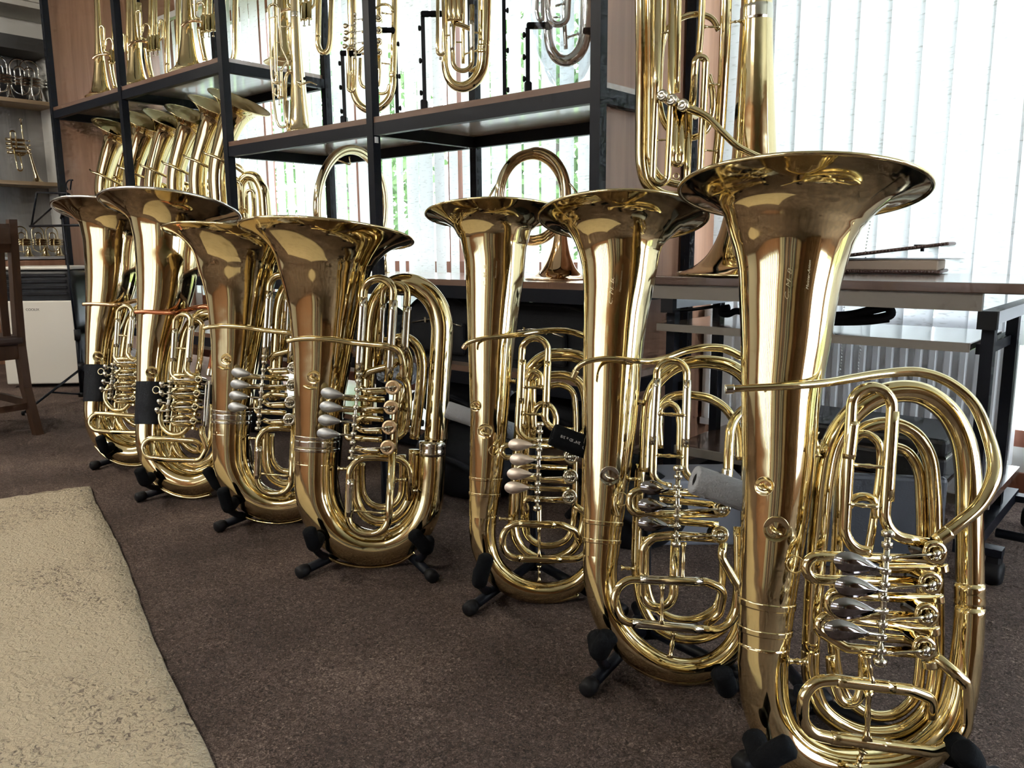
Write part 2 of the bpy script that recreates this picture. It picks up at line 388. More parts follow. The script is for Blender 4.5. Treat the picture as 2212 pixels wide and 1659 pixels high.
bp_ = n_.new('ShaderNodeBump'); bp_.inputs['Strength'].default_value = .9; bp_.inputs['Distance'].default_value = .006; l_.new(t1_.outputs['Fac'], bp_.inputs['Height']); l_.new(bp_.outputs[0], b_.inputs['Normal'])
WALLW = mat('white_wall', (.62, .61, .58), .8); add_bump(WALLW, 60, .1, .003)
CEILM = mat('ceiling_white', (.60, .585, .54), .8)
VENEER = wood('walnut_veneer', (.26, .135, .085), (.40, .22, .14), .35, 1.6, (9, 9, .55))
VENEER2 = wood('walnut_veneer_y', (.12, .065, .042), (.19, .105, .07), .3, 1.6, (.6, 9, 9), .0)
VENEER2.node_tree.nodes['Principled BSDF'].inputs['Coat Weight'].default_value = 1.; VENEER2.node_tree.nodes['Principled BSDF'].inputs['Coat Roughness'].default_value = .1; VENEER2.node_tree.nodes['Principled BSDF'].inputs['Coat IOR'].default_value = 1.65
VENEER3 = wood('bounce_lit_walnut_board', (.34, .235, .18), (.46, .34, .27), .3, 1.6, (.6, 9, 9), .0)  # board colour lightened to stand in for bounce light on the undersides
for m_ in (VENEER3,):
    i_ = m_.node_tree.nodes['Principled BSDF'].inputs; i_['Coat Weight'].default_value = 1.; i_['Coat Roughness'].default_value = .12; i_['Coat IOR'].default_value = 1.6
VENGREY = wood('grey_ash_laminate', (.22, .22, .22), (.32, .31, .30), .45, 1.6, (9, 9, .5))
OAKED = wood('oak_shelf_edge', (.30, .22, .14), (.42, .31, .20), .45, 2, (9, .6, 9))
FRAMEB = wood('brown_window_frame', (.17, .055, .03), (.24, .085, .045), .4, 2, (6, 6, .6))
X0, X1, Y0, Y1, ZC = -7.36, 3.9, -3.5, 3.25, 2.78
fl = struct('floor', (X0-.1, Y0-.1, -.08), (X1+.1, Y1+.1, 0), CARPET)
struct('ceiling', (X0-.1, Y0-.1, ZC), (X1+.1, Y1+.2, ZC+.1), CEILM)
WX = [(-6.1, -1.95), (-1.55, 3.6)]   # window openings in the far wall
SILL, HEAD = .74, 2.52
wf = struct('wall_window', (X0-.1, Y1, 0), (X1+.1, Y1+.12, .16), WALLW)
struct('wall_window_lintel', (X0-.1, Y1, HEAD), (X1+.1, Y1+.12, ZC), WALLW)['kind'] = 'structure'
for i, (a, b) in enumerate([(X0-.1, WX[0][0]), (WX[0][1], WX[1][0]), (WX[1][1], X1+.1)]): struct('wall_window_pier', (a, Y1, .16), (b, Y1+.12, HEAD), WALLW)
struct('wall_left', (X0-.1, Y0, 0), (X0, Y1, ZC), WALLW)
RW = (.45, 2.95, .25, 2.45)     # tall side window in the right-hand wall
for a, b in [((X1, Y0, 0), (X1+.1, RW[0], ZC)), ((X1, RW[1], 0), (X1+.1, Y1, ZC)), ((X1, RW[0], 0), (X1+.1, RW[1], RW[2])), ((X1, RW[0], RW[3]), (X1+.1, RW[1], ZC))]: struct('wall_right', a, b, VENEER)
# the wall behind the photographer, with a window of its own
BW = (-5.6, -.8, .60, 2.45)
for a, b in [((X0-.1, Y0-.1, 0), (BW[0], Y0, ZC)), ((BW[1], Y0-.1, 0), (X1+.1, Y0, ZC)), ((BW[0], Y0-.1, 0), (BW[1], Y0, BW[2])), ((BW[0], Y0-.1, BW[3]), (BW[1], Y0, ZC))]:
    struct('wall_back', a, b, VENEER)
for k in range(11): struct('wall_back_added_fin', (-5.35+.42*k, Y0-.02, BW[2]), (-5.17+.42*k, Y0+.03, BW[3]), VENEER)  # unseen fins added to break the mirrored window light into stripes
GLASS = bpy.data.materials.new('window_glass'); GLASS.use_nodes = True
gn = GLASS.node_tree.nodes; gl = GLASS.node_tree.links; gn.clear()
go = gn.new('ShaderNodeOutputMaterial'); gm = gn.new('ShaderNodeMixShader'); gt = gn.new('ShaderNodeBsdfTransparent'); gg = gn.new('ShaderNodeBsdfGlossy'); gg.inputs['Roughness'].default_value = .02
gt.inputs['Color'].default_value = (.96, .97, .98, 1); gm.inputs[0].default_value = .06; gl.new(gt.outputs[0], gm.inputs[1]); gl.new(gg.outputs[0], gm.inputs[2]); gl.new(gm.outputs[0], go.inputs[0])
def window(n, x0, x1, z0, z1, y, xs, low=None):
    w = struct('window_%d' % n, (x0, y-.03, z0), (x1, y+.03, z0+.07), FRAMEB)
    mbox('frame_head', (x0, y-.03, z1-.07), (x1, y+.03, z1), FRAMEB, w)
    for x in xs: mbox('mullion', (x-.035, y-.03, z0+.07), (x+.035, y+.03, z1-.07), FRAMEB, w)
    for a, b in zip(xs[:-1], xs[1:]): mbox('pane', (a+.035, y-.004, z0+.07), (b-.035, y+.004, z1-.07), GLASS, w)
    if low is not None:
        mbox('bottom_rail', (x0, y-.03, low), (x1, y+.03, low+.06), FRAMEB, w)
        for x in xs: mbox('mullion', (x-.035, y-.03, low+.06), (x+.035, y+.03, z0), FRAMEB, w)
        for a, b in zip(xs[:-1], xs[1:]): mbox('lower_pane', (a+.035, y-.004, low+.06), (b-.035, y+.004, z0), GLASS, w)
    return w
window(1, WX[0][0], WX[0][1], SILL-.02, HEAD, Y1+.03, [-6.06, -5.1, -4.1, -3.25, -3.12, -2.0], .16)
window(2, WX[1][0], WX[1][1], SILL-.02, HEAD, Y1+.03, [-1.51, -.3, .95, 2.2, 3.56], .16)
window(3, BW[0], BW[1], BW[2], BW[3], Y0-.05, [-5.56, -4.4, -3.2, -2.0, -.84])
w4 = struct('window_4', (X1+.02, RW[0], RW[2]), (X1+.08, RW[1], RW[2]+.07), FRAMEB); mbox('frame_head', (X1+.02, RW[0], RW[3]-.07), (X1+.08, RW[1], RW[3]), FRAMEB, w4)
for y in (RW[0]+.035, 1.7, RW[1]-.035): mbox('mullion', (X1+.02, y-.035, RW[2]+.07), (X1+.08, y+.035, RW[3]-.07), FRAMEB, w4)
for a, b in ((RW[0]+.07, 1.665), (1.735, RW[1]-.07)): mbox('pane', (X1+.046, a, RW[2]+.07), (X1+.054, b, RW[3]-.07), GLASS, w4)
struct('trim_1', (X0, Y1-.015, 0), (X1, Y1, .07), FRAMEB)
# cornice on the left wall
for k, (d, a, b) in enumerate([(.10, ZC-.03, ZC), (.075, ZC-.07, ZC-.03), (.05, ZC-.11, ZC-.07)]): struct('trim_cornice', (X0, Y0, a), (X0+.36+d, Y1, b), CEILM)['kind'] = 'structure'
# wood-clad piers beside the rack
struct('wall_pier_right', (-2.0, 2.93, 0), (-1.635, Y1, ZC), VENEER); struct('wall_pier_right_cheek', (-1.665, 2.34, 0), (-1.64, 2.93, ZC), VENEER)
struct('wall_pier_left', (-6.30, 2.34, 0), (-6.20, Y1, ZC), VENEER)

# ---- vertical blinds
BLIND = bpy.data.materials.new('blind_fabric'); BLIND.use_nodes = True
bn = BLIND.node_tree.nodes; bl = BLIND.node_tree.links; bn.clear()
bo = bn.new('ShaderNodeOutputMaterial'); bm_ = bn.new('ShaderNodeMixShader'); bd = bn.new('ShaderNodeBsdfDiffuse'); bt = bn.new('ShaderNodeBsdfTranslucent'); bm_.inputs[0].default_value = .58
btc = bn.new('ShaderNodeTexCoord'); bmp = bn.new('ShaderNodeMapping'); bmp.inputs['Scale'].default_value = (28, 28, 150); bno = bn.new('ShaderNodeTexNoise'); bno.inputs['Scale'].default_value = 1.; bno.inputs['Detail'].default_value = 3
bmp2 = bn.new('ShaderNodeMapping'); bmp2.inputs['Scale'].default_value = (22, 22, 170); brp = bn.new('ShaderNodeValToRGB')
brp.color_ramp.elements[0].position = .30; brp.color_ramp.elements[0].color = (.66, .66, .65, 1); brp.color_ramp.elements[1].position = .42; brp.color_ramp.elements[1].color = (.86, .87, .88, 1)
bl.new(btc.outputs['Object'], bmp.inputs[0]); bl.new(bmp.outputs[0], bno.inputs['Vector']); bl.new(bno.outputs['Fac'], brp.inputs[0]); bl.new(brp.outputs[0], bd.inputs['Color']); bl.new(brp.outputs[0], bt.inputs['Color'])
bl.new(bd.outputs[0], bm_.inputs[1]); bl.new(bt.outputs[0], bm_.inputs[2]); bl.new(bm_.outputs[0], bo.inputs[0])
CHAIN = mat('white_bead_chain', (.75, .75, .72), .5)
def blind(x0, x1, pitch, width, ang, label, seedk, chain=(), y=3.06, z0=.53, z1=2.50):
    r = root('vertical_blind', (x0, y, 0), 0, label, 'blind')
    mbox('head_rail', (x0, y-.02, z1+.01), (x1, y+.02, z1+.05), WALLW, r)
    rg = random.Random(seedk); n = int((x1-x0)/pitch)
    for k in range(n):
        x = x0+pitch*(k+.5); a = math.radians(ang+rg.uniform(-11, 11)); h = width/2
        c, s_ = math.cos(a)*h, math.sin(a)*h; b_ = .006; nx, ny = -math.sin(a), math.cos(a)
        cols = []; zz = [z0+rg.uniform(-.012, .012), (z0+z1)/2, z1]; tw = rg.uniform(-.02, .02)
        V = []; 
        for zi, zq in enumerate(zz):
            for t, bb in ((-1, 0), (-.5, b_), (0, b_*1.3), (.5, b_), (1, 0)):
                V.append((x+c*t+nx*bb+tw*(1-zi/2)*t*.3, y+s_*t+ny*bb, zq))
        m = len(V); V += [(p[0]+nx*.0008, p[1]+ny*.0008, p[2]) for p in V]; F = []
        for i in range(2):
            for j in range(4): 
                q = i*5+j; F.append((q, q+1, q+6, q+5)); F.append((m+q, m+q+5, m+q+6, m+q+1))
        F += [(0, 5, m+5, m), (5, 10, m+10, m+5), (4, m+4, m+9, 9), (9, m+9, m+14, 14)]
        mk('slat', V, F[:16], BLIND, r)
    for cx, zt in chain:
        parts = [lathe([(.0005, -.0035), (.0035, 0), (.0005, .0035)], 6, (cx+.004*math.sin(i*.35), y-.03, zt+i*.0115)) for i in range(int((1.0-zt)/.0115))]
        mk('bead_chain', *cat_mesh(parts), CHAIN, r)['kind'] = 'stuff'
    return r
blind(-6.15, -1.98, .105, .089, -4, 'white vertical blind behind the metal rack', 3)
blind(-1.56, 1.6, .105, .118, -9, 'white vertical blind behind the desk', 5, chain=((-1.02, .40), (-.42, .36), (-.95, .28)))
blind(-5.6, -.8, .105, .092, 8, 'white vertical blind on the window behind the photographer', 9, y=Y0+.08, z0=.55, z1=2.46)
# ---- radiator
RADW = mat('radiator_white', (.86, .87, .88), .35)
def radiator(x0, x1, z0=.11, z1=.60, y0=3.10, label=''):
    r = root('radiator', (x0, y0, 0), 0, label, 'radiator'); p = .048; V = []; F = []; xs = []
    k = 0; x = x0
    while x < x1-p:
        xs += [(x, y0+.012), (x+p*.30, y0+.012), (x+p*.42, y0), (x+p*.80, y0), (x+p*.92, y0+.012)]; x += p
    for a, b in xs: V += [(a, b, z0+.02), (a, b, z1)]
    for i in range(len(xs)-1): F.append((2*i, 2*i+2, 2*i+3, 2*i+1))
    mk('front_panel', V, F, RADW, r, smooth=False)
    mbox('back_panel', (x0, y0+.015, z0), (x1-p, y0+.09, z1), RADW, r); mbox('bottom_rail', (x0, y0-.002, z0), (x1-p, y0+.014, z0+.028), RADW, r); mbox('top_grille', (x0, y0-.002, z1), (x1-p, y0+.095, z1+.012), RADW, r)
    return r
radiator(-1.62, -.42, label='white ribbed panel radiator under the window behind the desk'); radiator(-.36, 1.1, label='white ribbed panel radiator beyond the desk leg at the right edge')
# ---- trees outside
LEAF = mat('tree_leaf', (.10, .20, .05), .7); BARK = mat('tree_bark', (.10, .07, .05), .9)
def tree(x, y, h, rad, label):
    t = root('garden_tree', (x, y, -1.0), 0, label, 'tree', 'trees outside the windows')
    mk('trunk', *sweep(catmull([(x, y, -1), (x+.1, y, h*.4), (x, y+.1, h*.8)], 5), [.16]*5+[.12]*5+[.06], 9), BARK, t)
    n = 2600; q = rng.normal(size=(n, 3)); q /= np.linalg.norm(q, axis=1)[:, None]; q *= (rng.random(n)**.4)[:, None]*rad; q[:, 2] *= h/rad*.42; q += np.array([x, y, h*.55])
    e1 = rng.normal(size=(n, 3)); e1 /= np.linalg.norm(e1, axis=1)[:, None]; e2 = np.cross(e1, rng.normal(size=(n, 3))); e2 /= np.linalg.norm(e2, axis=1)[:, None]
    V = np.empty((n, 4, 3)); V[:, 0] = q-e1*.11; V[:, 1] = q+e2*.06; V[:, 2] = q+e1*.11; V[:, 3] = q-e2*.06
    f = mk('foliage', V.reshape(-1, 3), [(4*i, 4*i+1, 4*i+2, 4*i+3) for i in range(n)], LEAF, t); f['kind'] = 'stuff'
for i, (x, y, h, rd, lb) in enumerate([(-11.5, 9, 4.6, 1.7, 'leafy garden tree far left beyond the blinds'), (-7.5, 9.5, 4.4, 1.5, 'leafy garden tree behind the ring horns'), (-3.2, 8, 3.6, 1.1, 'leafy garden tree behind the bell-down tuba'), (1.2, 8.2, 4.2, 1.4, 'leafy garden tree outside the right window')]): tree(x, y, h, rd, lb)
struct('ground_outside', (-30, Y1+.15, -1.1), (20, 40, -1.0), mat('lawn', (.10, .16, .05), .9))

# ---- metal rack
RX = [-6.15, -5.09, -3.93, -2.77, -1.61]; RYF, RYB = 2.30, 2.93
SA, SB, SC, SD = 1.832, 1.412, .742, .40
rack = root('metal_shelf_rack', (-3.9, 2.6, 0), 0, 'black metal shelving rack with walnut boards in front of the window', 'shelf rack')
pw = .040
def post(x, y, slots):
    p = mbox('post', (x-pw/2, y-pw/2, 0), (x+pw/2, y+pw/2, 2.7), BLKM, rack)
    if slots:
        parts = []
        for k in range(48): parts.append(boxm((x+pw/2+.0004, y-.006, .1+k*.054), (.001, .008, .024)))
        for k in range(48): parts.append(boxm((x-.004, y-pw/2-.0004, .1+k*.054), (.008, .001, .024)))
        s = mk('slot_holes', *cat_mesh(parts), DARKHOLE, p, smooth=False); s['kind'] = 'stuff'
for i, x in enumerate(RX):
    post(x, RYF, i in (0,)); post(x, RYB, True)
def shelf(z, i, j, th=.024, bh=.05):
    for k in range(i, j):
        a, b = RX[k]+pw/2, RX[k+1]-pw/2
        sbd = mbox('shelf_board', (a-.018, RYF-.010, z-th), (b+.018, RYB-.02, z), VENEER3, rack); mbox('edge_strip', (a-.018, RYF-.013, z-th), (b+.018, RYF-.010, z), VENEER2, sbd)
        mbox('front_beam', (a, RYF-.016, z-th-bh), (b, RYF+.016, z-th), BLKM, rack); mbox('rear_beam', (a, RYB-.03, z-th-bh), (b, RYB, z-th), BLKM, rack)
    for k in range(i, j+1):
        x = RX[k]; mbox('side_beam', (x-.016, RYF+pw/2, z-th-bh), (x+.016, RYB-pw/2, z-th), BLKM, rack)
shelf(SA, 0, 2); shelf(SB, 2, 4); shelf(SC, 0, 4); shelf(SD, 0, 4); shelf(.10, 0, 4)
b = mk('paper_label', *boxm((-2.77+pw/2+.001, RYF-.002, 1.32), (.001, .02, .025)), WHITEP, rack)
# ---- rug
RUGM = mat('cream_rug', (.55, .48, .36), .95)
n_, l_, b_ = nodes(RUGM); tc = n_.new('ShaderNodeTexCoord'); ta = n_.new('ShaderNodeTexNoise'); ta.inputs['Scale'].default_value = 95; ta.inputs['Detail'].default_value = 3; ta.inputs['Distortion'].default_value = .8
mpr = n_.new('ShaderNodeMapping'); mpr.inputs['Scale'].default_value = (1.6, 4.0, 1); mpr.inputs['Rotation'].default_value = (0, 0, .1)
tb = n_.new('ShaderNodeTexNoise'); tb.inputs['Scale'].default_value = 1.7; tb.inputs['Detail'].default_value = 2
l_.new(tc.outputs['Object'], ta.inputs['Vector']); l_.new(tc.outputs['Object'], mpr.inputs[0]); l_.new(mpr.outputs[0], tb.inputs['Vector'])
ra = n_.new('ShaderNodeValToRGB'); ra.color_ramp.elements[0].position = .34; ra.color_ramp.elements[0].color = (.19, .15, .12, 1); ra.color_ramp.elements[1].position = .47; ra.color_ramp.elements[1].color = (.50, .415, .29, 1)
l_.new(ta.outputs['Fac'], ra.inputs[0]); rb = n_.new('ShaderNodeValToRGB'); rb.color_ramp.elements[0].position = .50; rb.color_ramp.elements[1].position = .60
l_.new(tb.outputs['Fac'], rb.inputs[0]); mxr = n_.new('ShaderNodeMix'); mxr.data_type = 'RGBA'; l_.new(rb.outputs[0], mxr.inputs[0]); mxr.inputs[6].default_value = (.51, .425, .30, 1); l_.new(ra.outputs[0], mxr.inputs[7]); l_.new(mxr.outputs[2], b_.inputs['Base Color'])
bpr = n_.new('ShaderNodeBump'); bpr.inputs['Strength'].default_value = 1.; bpr.inputs['Distance'].default_value = .012; l_.new(ta.outputs['Fac'], bpr.inputs['Height']); l_.new(bpr.outputs[0], b_.inputs['Normal'])
c0 = on_z(197, 1046, .016); e1 = on_z(467, 1659, .016)-c0; L1 = 3.0; e1 /= np.linalg.norm(e1); e2 = np.array([e1[1], -e1[0], 0]); e2 = e2 if e2[1] < 0 else -e2
NU, NV = 110, 70; V = []; 
for i in range(NU+1):
    for j in range(NV+1):
        fi = .005 if i == 1 else (L1-.005 if i == NU-1 else L1*i/NU); fj = .005 if j == 1 else (1.995 if j == NV-1 else 2.0*j/NV); p = c0+e1*fi+e2*fj
        if j < 2: p = p+e2*(.001*math.sin(i*.9)+.006*math.sin(i*.13+1))*min(1, i/6)
        edge = (i in (0, NU)) or (j in (0, NV)); V.append((p[0], p[1], .001 if edge else .013+.0025*math.sin(i*1.7+j*2.3)+.002*rng.random()))
F = [(i*(NV+1)+j, i*(NV+1)+j+1, (i+1)*(NV+1)+j+1, (i+1)*(NV+1)+j) for i in range(NU) for j in range(NV)]
if e1[0]*e2[1]-e1[1]*e2[0] < 0: F = [tuple(reversed(f)) for f in F]
F = [tuple(reversed(f)) for f in F] if False else F
tag(mk('rug', V, F, RUGM), 'cream wool rug with faded brown patches on the carpet', 'rug')
# ---- things on the far side of the room that the brass mirrors
DRAWW = wood('drawer_cabinet_wood', (.14, .075, .04), (.22, .12, .065), .4, 2, (7, 7, .6))
dc = root('drawer_cabinet', (X1-.25, -1, 0), 0, 'wooden drawer cabinet against the right-hand wall', 'cabinet')
mbox('carcass', (X1-.48, -2.2, 0), (X1-.02, .2, 1.9), DRAWW, dc)
for i in range(6):
    for j in range(7):
        d = mbox('drawer', (X1-.50, -2.19+.396*i, .06+.26*j), (X1-.48, -2.19+.396*i+.38, .06+.26*j+.245), DRAWW, dc); mbox('drawer_handle', (X1-.515, -2.19+.396*i+.14, .06+.26*j+.11), (X1-.50, -2.19+.396*i+.24, .06+.26*j+.135), BLKM, d)
DOORM = mat('cream_door_paint', (.72, .55, .37), .5)
d1 = struct('door_1', (2.5, Y0, 0), (3.3, Y0+.04, 2.05), DOORM); mk('door_handle', *sweep(np.array([(2.58, Y0+.07, 1.02), (2.72, Y0+.07, 1.02)]), .01, 10), NICKEL, d1)
DOORC = [mat('stripe_door_tone_%d' % i, c, .5) for i, c in enumerate([(.42, .38, .30), (.03, .03, .03), (.16, .07, .04), (.55, .52, .42), (.06, .08, .10)])]
bc = root('added_stripe_wardrobe', (0, Y0+.2, 0), 0, 'added unseen row of narrow doors on the back wall, striping the brass reflections', 'wardrobe')  # unseen cabinet, added so the brass mirrors vertical light and dark stripes
mbox('carcass', (-.6, Y0+.01, 0), (2.2, Y0+.30, 2.3), DRAWW, bc)
rb_ = random.Random(4); x = -.59
while x < 2.1:
    w_ = rb_.uniform(.06, .22); mbox('stripe_door', (x+.003, Y0+.30, .05), (min(x+w_, 2.19)-.003, Y0+.32, 2.27), DOORC[rb_.randrange(5)], bc); x += w_
# ================================================================== the seven tubas on the floor
def main_bow(g, L, name, w=0., seg=22, m=None, n=6):
    return g.tube(name, [(a, b, c if c is not None else w) for a, b, r, *cc in L for c in [cc[0] if cc else None]], [q[2] for q in L], m, w, seg=seg, n=n)
TUBA = {}
# ---- tuba 7: the nearest one
g = Brass('tuba', (1850, 1694), math.radians(41), 'nearest rotary tuba at the right, with black polished levers, in front of the desk', 'tuba', 'tubas in a row on the carpet', lean=0.200, z=.0)
TUBA[7] = g; g.crop(0, 0, 1)
g.bell([(1728, 414, 256), (1727, 417.5, 240), (1725, 423, 220), (1723, 431, 199), (1720, 443, 177), (1717, 459, 158), (1714, 480, 144), (1712, 504, 134), (1710, 540, 121), (1707, 584, 110), (1702, 639, 102.5), (1696, 735, 93), (1687, 838, 83.5), (1679, 1045, 73), (1658, 1283, 59.5), (1650, 1390, 54)], rim=(1472, 421, 1984, 407))
g.bandy(1294, 1310, .0016); g.bandy(1352, 1366, .0016)
C7 = (1540, 780, 1.887); g.crop(*C7)
main_bow(g, [(208, 1145, 102), (204, 1260, 99), (215, 1390, 96), (262, 1510, 93), (350, 1600, 90), (480, 1652, 85), (640, 1660, 80), (790, 1630, 75), (910, 1550, 70), (985, 1440, 66), (1020, 1300, 62), (1038, 1150, 59), (1047, 1000, 57)], 'bottom_bow')
g.tube('bow_guard', [(205, 1420, -.0), (255, 1560, 0), (350, 1660, 0), (480, 1712, 0), (640, 1722, 0), (790, 1690, 0), (920, 1600, 0)], 14, w=0)
main_bow(g, [(1047, 1010, 54), (1047, 850, 54), (1045, 650, 52), (1040, 450, 50), (1015, 310, 48), (950, 200, 47), (850, 133, 46), (740, 125, 45), (640, 160, 44), (545, 240, 43), (480, 350, 42), (452, 480, 41), (430, 700, 40), (410, 950, 38), (398, 1180, 36)], 'outer_branch', w=-.01)
g.bandy  # collars on branches
def collar(g, x0, y0, x1, y1, r, w=0., m=None, name='ferrule'):
    a = g.P(x0, y0, w); b = g.P(x1, y1, w); R_ = g.R(r, a); t = np.linspace(0, 1, 6)[:, None]
    return mk(name, *sweep(a*(1-t)+b*t, [R_*.96, R_, R_*.97, R_*.97, R_, R_*.96], 24), m or g.m, g.root)
collar(g, 1046, 905, 1046, 1000, 59, -.004)
main_bow(g, [(398, 1170, 37), (400, 1290, 36), (440, 1410, 35), (540, 1490, 34), (660, 1520, 33), (780, 1500, 32), (870, 1420, 31), (905, 1300, 30), (912, 1100, 30), (908, 800, 29), (900, 520, 29), (878, 380, 29), (815, 290, 28), (720, 255, 28), (620, 275, 27), (550, 350, 27), (525, 460, 26), (508, 760, 25), (490, 1100, 24)], 'inner_branch', w=-.03)
main_bow(g, [(490, 1090, 25), (500, 1240, 24), (545, 1370, 24), (640, 1440, 23), (740, 1440, 23), (820, 1370, 23), (845, 1250, 22), (850, 900, 22), (850, 600, 22), (835, 440, 22), (790, 370, 21), (720, 345, 21)], 'inner_bow', w=-.045)
main_bow(g, [(478, 1200, 20), (490, 1300, 20), (530, 1390, 20), (580, 1390, 20), (608, 1320, 20), (612, 1180, 20)], 'valve_loop', w=.02)
# first-valve slide, standing upright in front
g.tube('valve_slide', [(640, 778, .075), (532, 770, .075, 95), (571, 108, .08, 82), (737, 108, .08, 82), (694, 705, .08, 100), (800, 728, .08, 30), (900, 748, .07)], 23, f=60, n=10)
g.tube('slide_sleeve', [(573, 245, .08), (555, 400, .08)], 25); g.tube('slide_sleeve', [(735, 205, .08), (712, 570, .08)], 25)
g.brace(556, 422, 712, 434, .08); g.brace(548, 582, 668, 594, .08)
g.tube('valve_slide', [(520, 640, .03), (530, 420, .03), (560, 325, .03), (620, 298, .035), (675, 335, .04), (683, 420, .04), (662, 600, .04), (640, 740, .04), (620, 860, .04)], 17)
g.tube('valve_slide', [(545, 600, .05), (590, 555, .05), (650, 565, .05), (665, 640, .05)], 18)
# second and third slides
g.tube('valve_slide', [(930, 812, .07), (440, 795, .07, 45), (378, 800, .07, 45), (385, 885, .07, 45), (450, 893, .07, 40), (900, 900, .07)], 22, f=44)
g.tube('valve_slide', [(920, 970, .06), (560, 955, .06, 60), (470, 930, .05, 40), (470, 1040, .05, 40), (700, 1035, .06, 30), (900, 1050, .06)], 21, f=44)
g.tube('valve_slide', [(910, 1105, .06), (500, 1045, .05, 50), (430, 1030, .05, 50), (430, 1100, .05, 40), (545, 1170, .055, 60), (880, 1192, .06)], 21, f=40)
g.tube('valve_slide', [(905, 845, .06), (680, 845, .06)], 20); g.tube('valve_slide', [(880, 1140, .06), (560, 1105, .055), (500, 1060, .05)], 19)
for i, (x, y) in enumerate([(905, 780), (887, 905), (872, 1034), (862, 1170)]):
    g.rotor(x, y, 48, .098, .055, cap=BRASS, arm=(715-6*i, y+22))
    g.tube('rotor_knuckle', [(x+20, y+50, .06), (x+26, y+80, .06)], 30, seg=18)
g.hinge(712, 722, 682, 1208, .0062, .108, 9)
for x, y, ye in [(555, 820, 850), (560, 918, 940), (542, 1006, 1022), (517, 1095, 1120)]: g.lever(x, y, 125, 78, 705, ye, .118, LEVERB)
g.tube('leadpipe', [(58, 114, .082), (200, 107, .085), (330, 100, .082), (450, 90, .07), (560, 72, .05), (690, 52, .035), (840, 45, .03), (960, 85, .03), (1060, 170, .035), (1120, 300, .045), (1148, 420, .06), (1135, 500, .07), (1085, 590, .075), (1000, 665, .08), (905, 735, .08)], [14, 15, 16, 17, 18, 19, 20, 21, 23, 25, 28, 29, 28, 27, 26])
g.tube('mouthpiece_receiver', [(50, 115, .082), (85, 113, .083)], 19, NICKEL, seg=18)
g.tube('leadpipe_joint', [(962, 698, .081), (915, 730, .081)], 30, seg=18)
# bottom slide
g.tube('tuning_slide', [(905, 1205, .065), (1035, 1315, .06, 60), (1035, 1530, .055, 110), (900, 1592, .055, 80), (500, 1540, .06, 60), (362, 1510, .065, 100), (372, 1305, .07, 95), (500, 1300, .07, 30), (800, 1340, .06, 60), (895, 1375, .05, 60), (885, 1450, .04)], 25, f=80, n=9)
g.tube('slide_sleeve', [(500, 1303, .07), (735, 1330, .063)], 27); g.tube('slide_sleeve', [(480, 1534, .061), (720, 1568, .056)], 27)
g.brace(634, 1345, 628, 1545, .066, .004); g.brace(630, 1200, 650, 1310, .07, .003); g.brace(610, 1590, 590, 1650, .05, .004); g.brace(305, 1222, 380, 1226, .04, .004); g.brace(415, 290, 425, 390, .01, .004)
g.hook(210, 510, 40, .062); g.hook(258, 685, 54, .06); g.ring(335, 830, 34, 3.5, .05)
g.brace(412, 360, 455, 365, .0, .006)

g.crop(0, 0, 1)
g.engrave('C. M. B.', 1703, 650, 1712, 578, 14, ENGR); g.engrave('Meister-Anton', 1746, 626, 1752, 562, 8, ENGR)
# ---- tuba 6
g = Brass('tuba', (1430, 1487), math.radians(41), 'rotary tuba with three dark polished levers, second nearest in the row', 'tuba', 'tubas in a row on the carpet', lean=0.270)
TUBA[6] = g; g.crop(0, 0, 1)
g.bell([(1345, 472, 181), (1344.5, 474.5, 169), (1344, 478.5, 155), (1343, 485, 139), (1341, 494, 124), (1339, 507, 109), (1338, 524, 97), (1338, 545, 88), (1338, 572, 82), (1336, 611, 77), (1330, 671, 70), (1324, 762, 64.6), (1320, 852, 60.5), (1317, 927, 56.5), (1309, 1053, 48.5), (1302, 1137, 42), (1298, 1200, 39)], rim=(1165, 474, 1525, 470))
g.bandy(1123, 1133, .0016); g.bandy(1162, 1172, .0016)
C6 = (960, 800, 2.37); CF = (1380, 640, 3.95); CB = (900, 400, 3.318); g.crop(*C6)
main_bow(g, [(806, 900, 92), (797, 1010, 88), (808, 1130, 84), (845, 1265, 80), (920, 1380, 76), (1030, 1470, 70), (1160, 1525, 64), (1290, 1530, 60), (1400, 1490, 57), (1490, 1400, 54), (1540, 1270, 51), (1555, 1100, 48), (1560, 950, 46)], 'bottom_bow')
g.tube('bow_guard', [(770, 1180, 0), (830, 1360, 0), (930, 1480, 0), (1060, 1565, 0), (1190, 1597, 0), (1300, 1598, 0), (1410, 1560, 0)], 12)
main_bow(g, [(1560, 960, 44), (1560, 700, 42), (1562, 400, 40), (1555, 200, 38)], 'outer_branch', w=-.005)
g.crop(*CF)
main_bow(g, [(985, 860, 64), (950, 760, 63), (880, 665, 62), (760, 592, 60), (620, 562, 58), (470, 562, 57), (330, 600, 56), (210, 680, 54), (120, 790, 52), (80, 900, 50), (62, 1050, 48), (50, 1250, 47), (40, 1500, 46)], 'top_bow', w=-.005)
g.crop(*C6)
main_bow(g, [(1005, 480, 28), (995, 650, 27), (985, 850, 26), (985, 1050, 26), (1010, 1190, 25), (1080, 1310, 25), (1190, 1370, 24), (1310, 1375, 24), (1420, 1330, 23), (1480, 1240, 23), (1500, 1100, 22), (1500, 800, 22)], 'inner_branch', w=-.025)
main_bow(g, [(1030, 850, 22), (1030, 1050, 22), (1070, 1200, 21), (1170, 1270, 21), (1290, 1270, 20), (1390, 1210, 20), (1420, 1100, 20), (1425, 900, 20)], 'inner_bow', w=-.035)
g.crop(*CF)
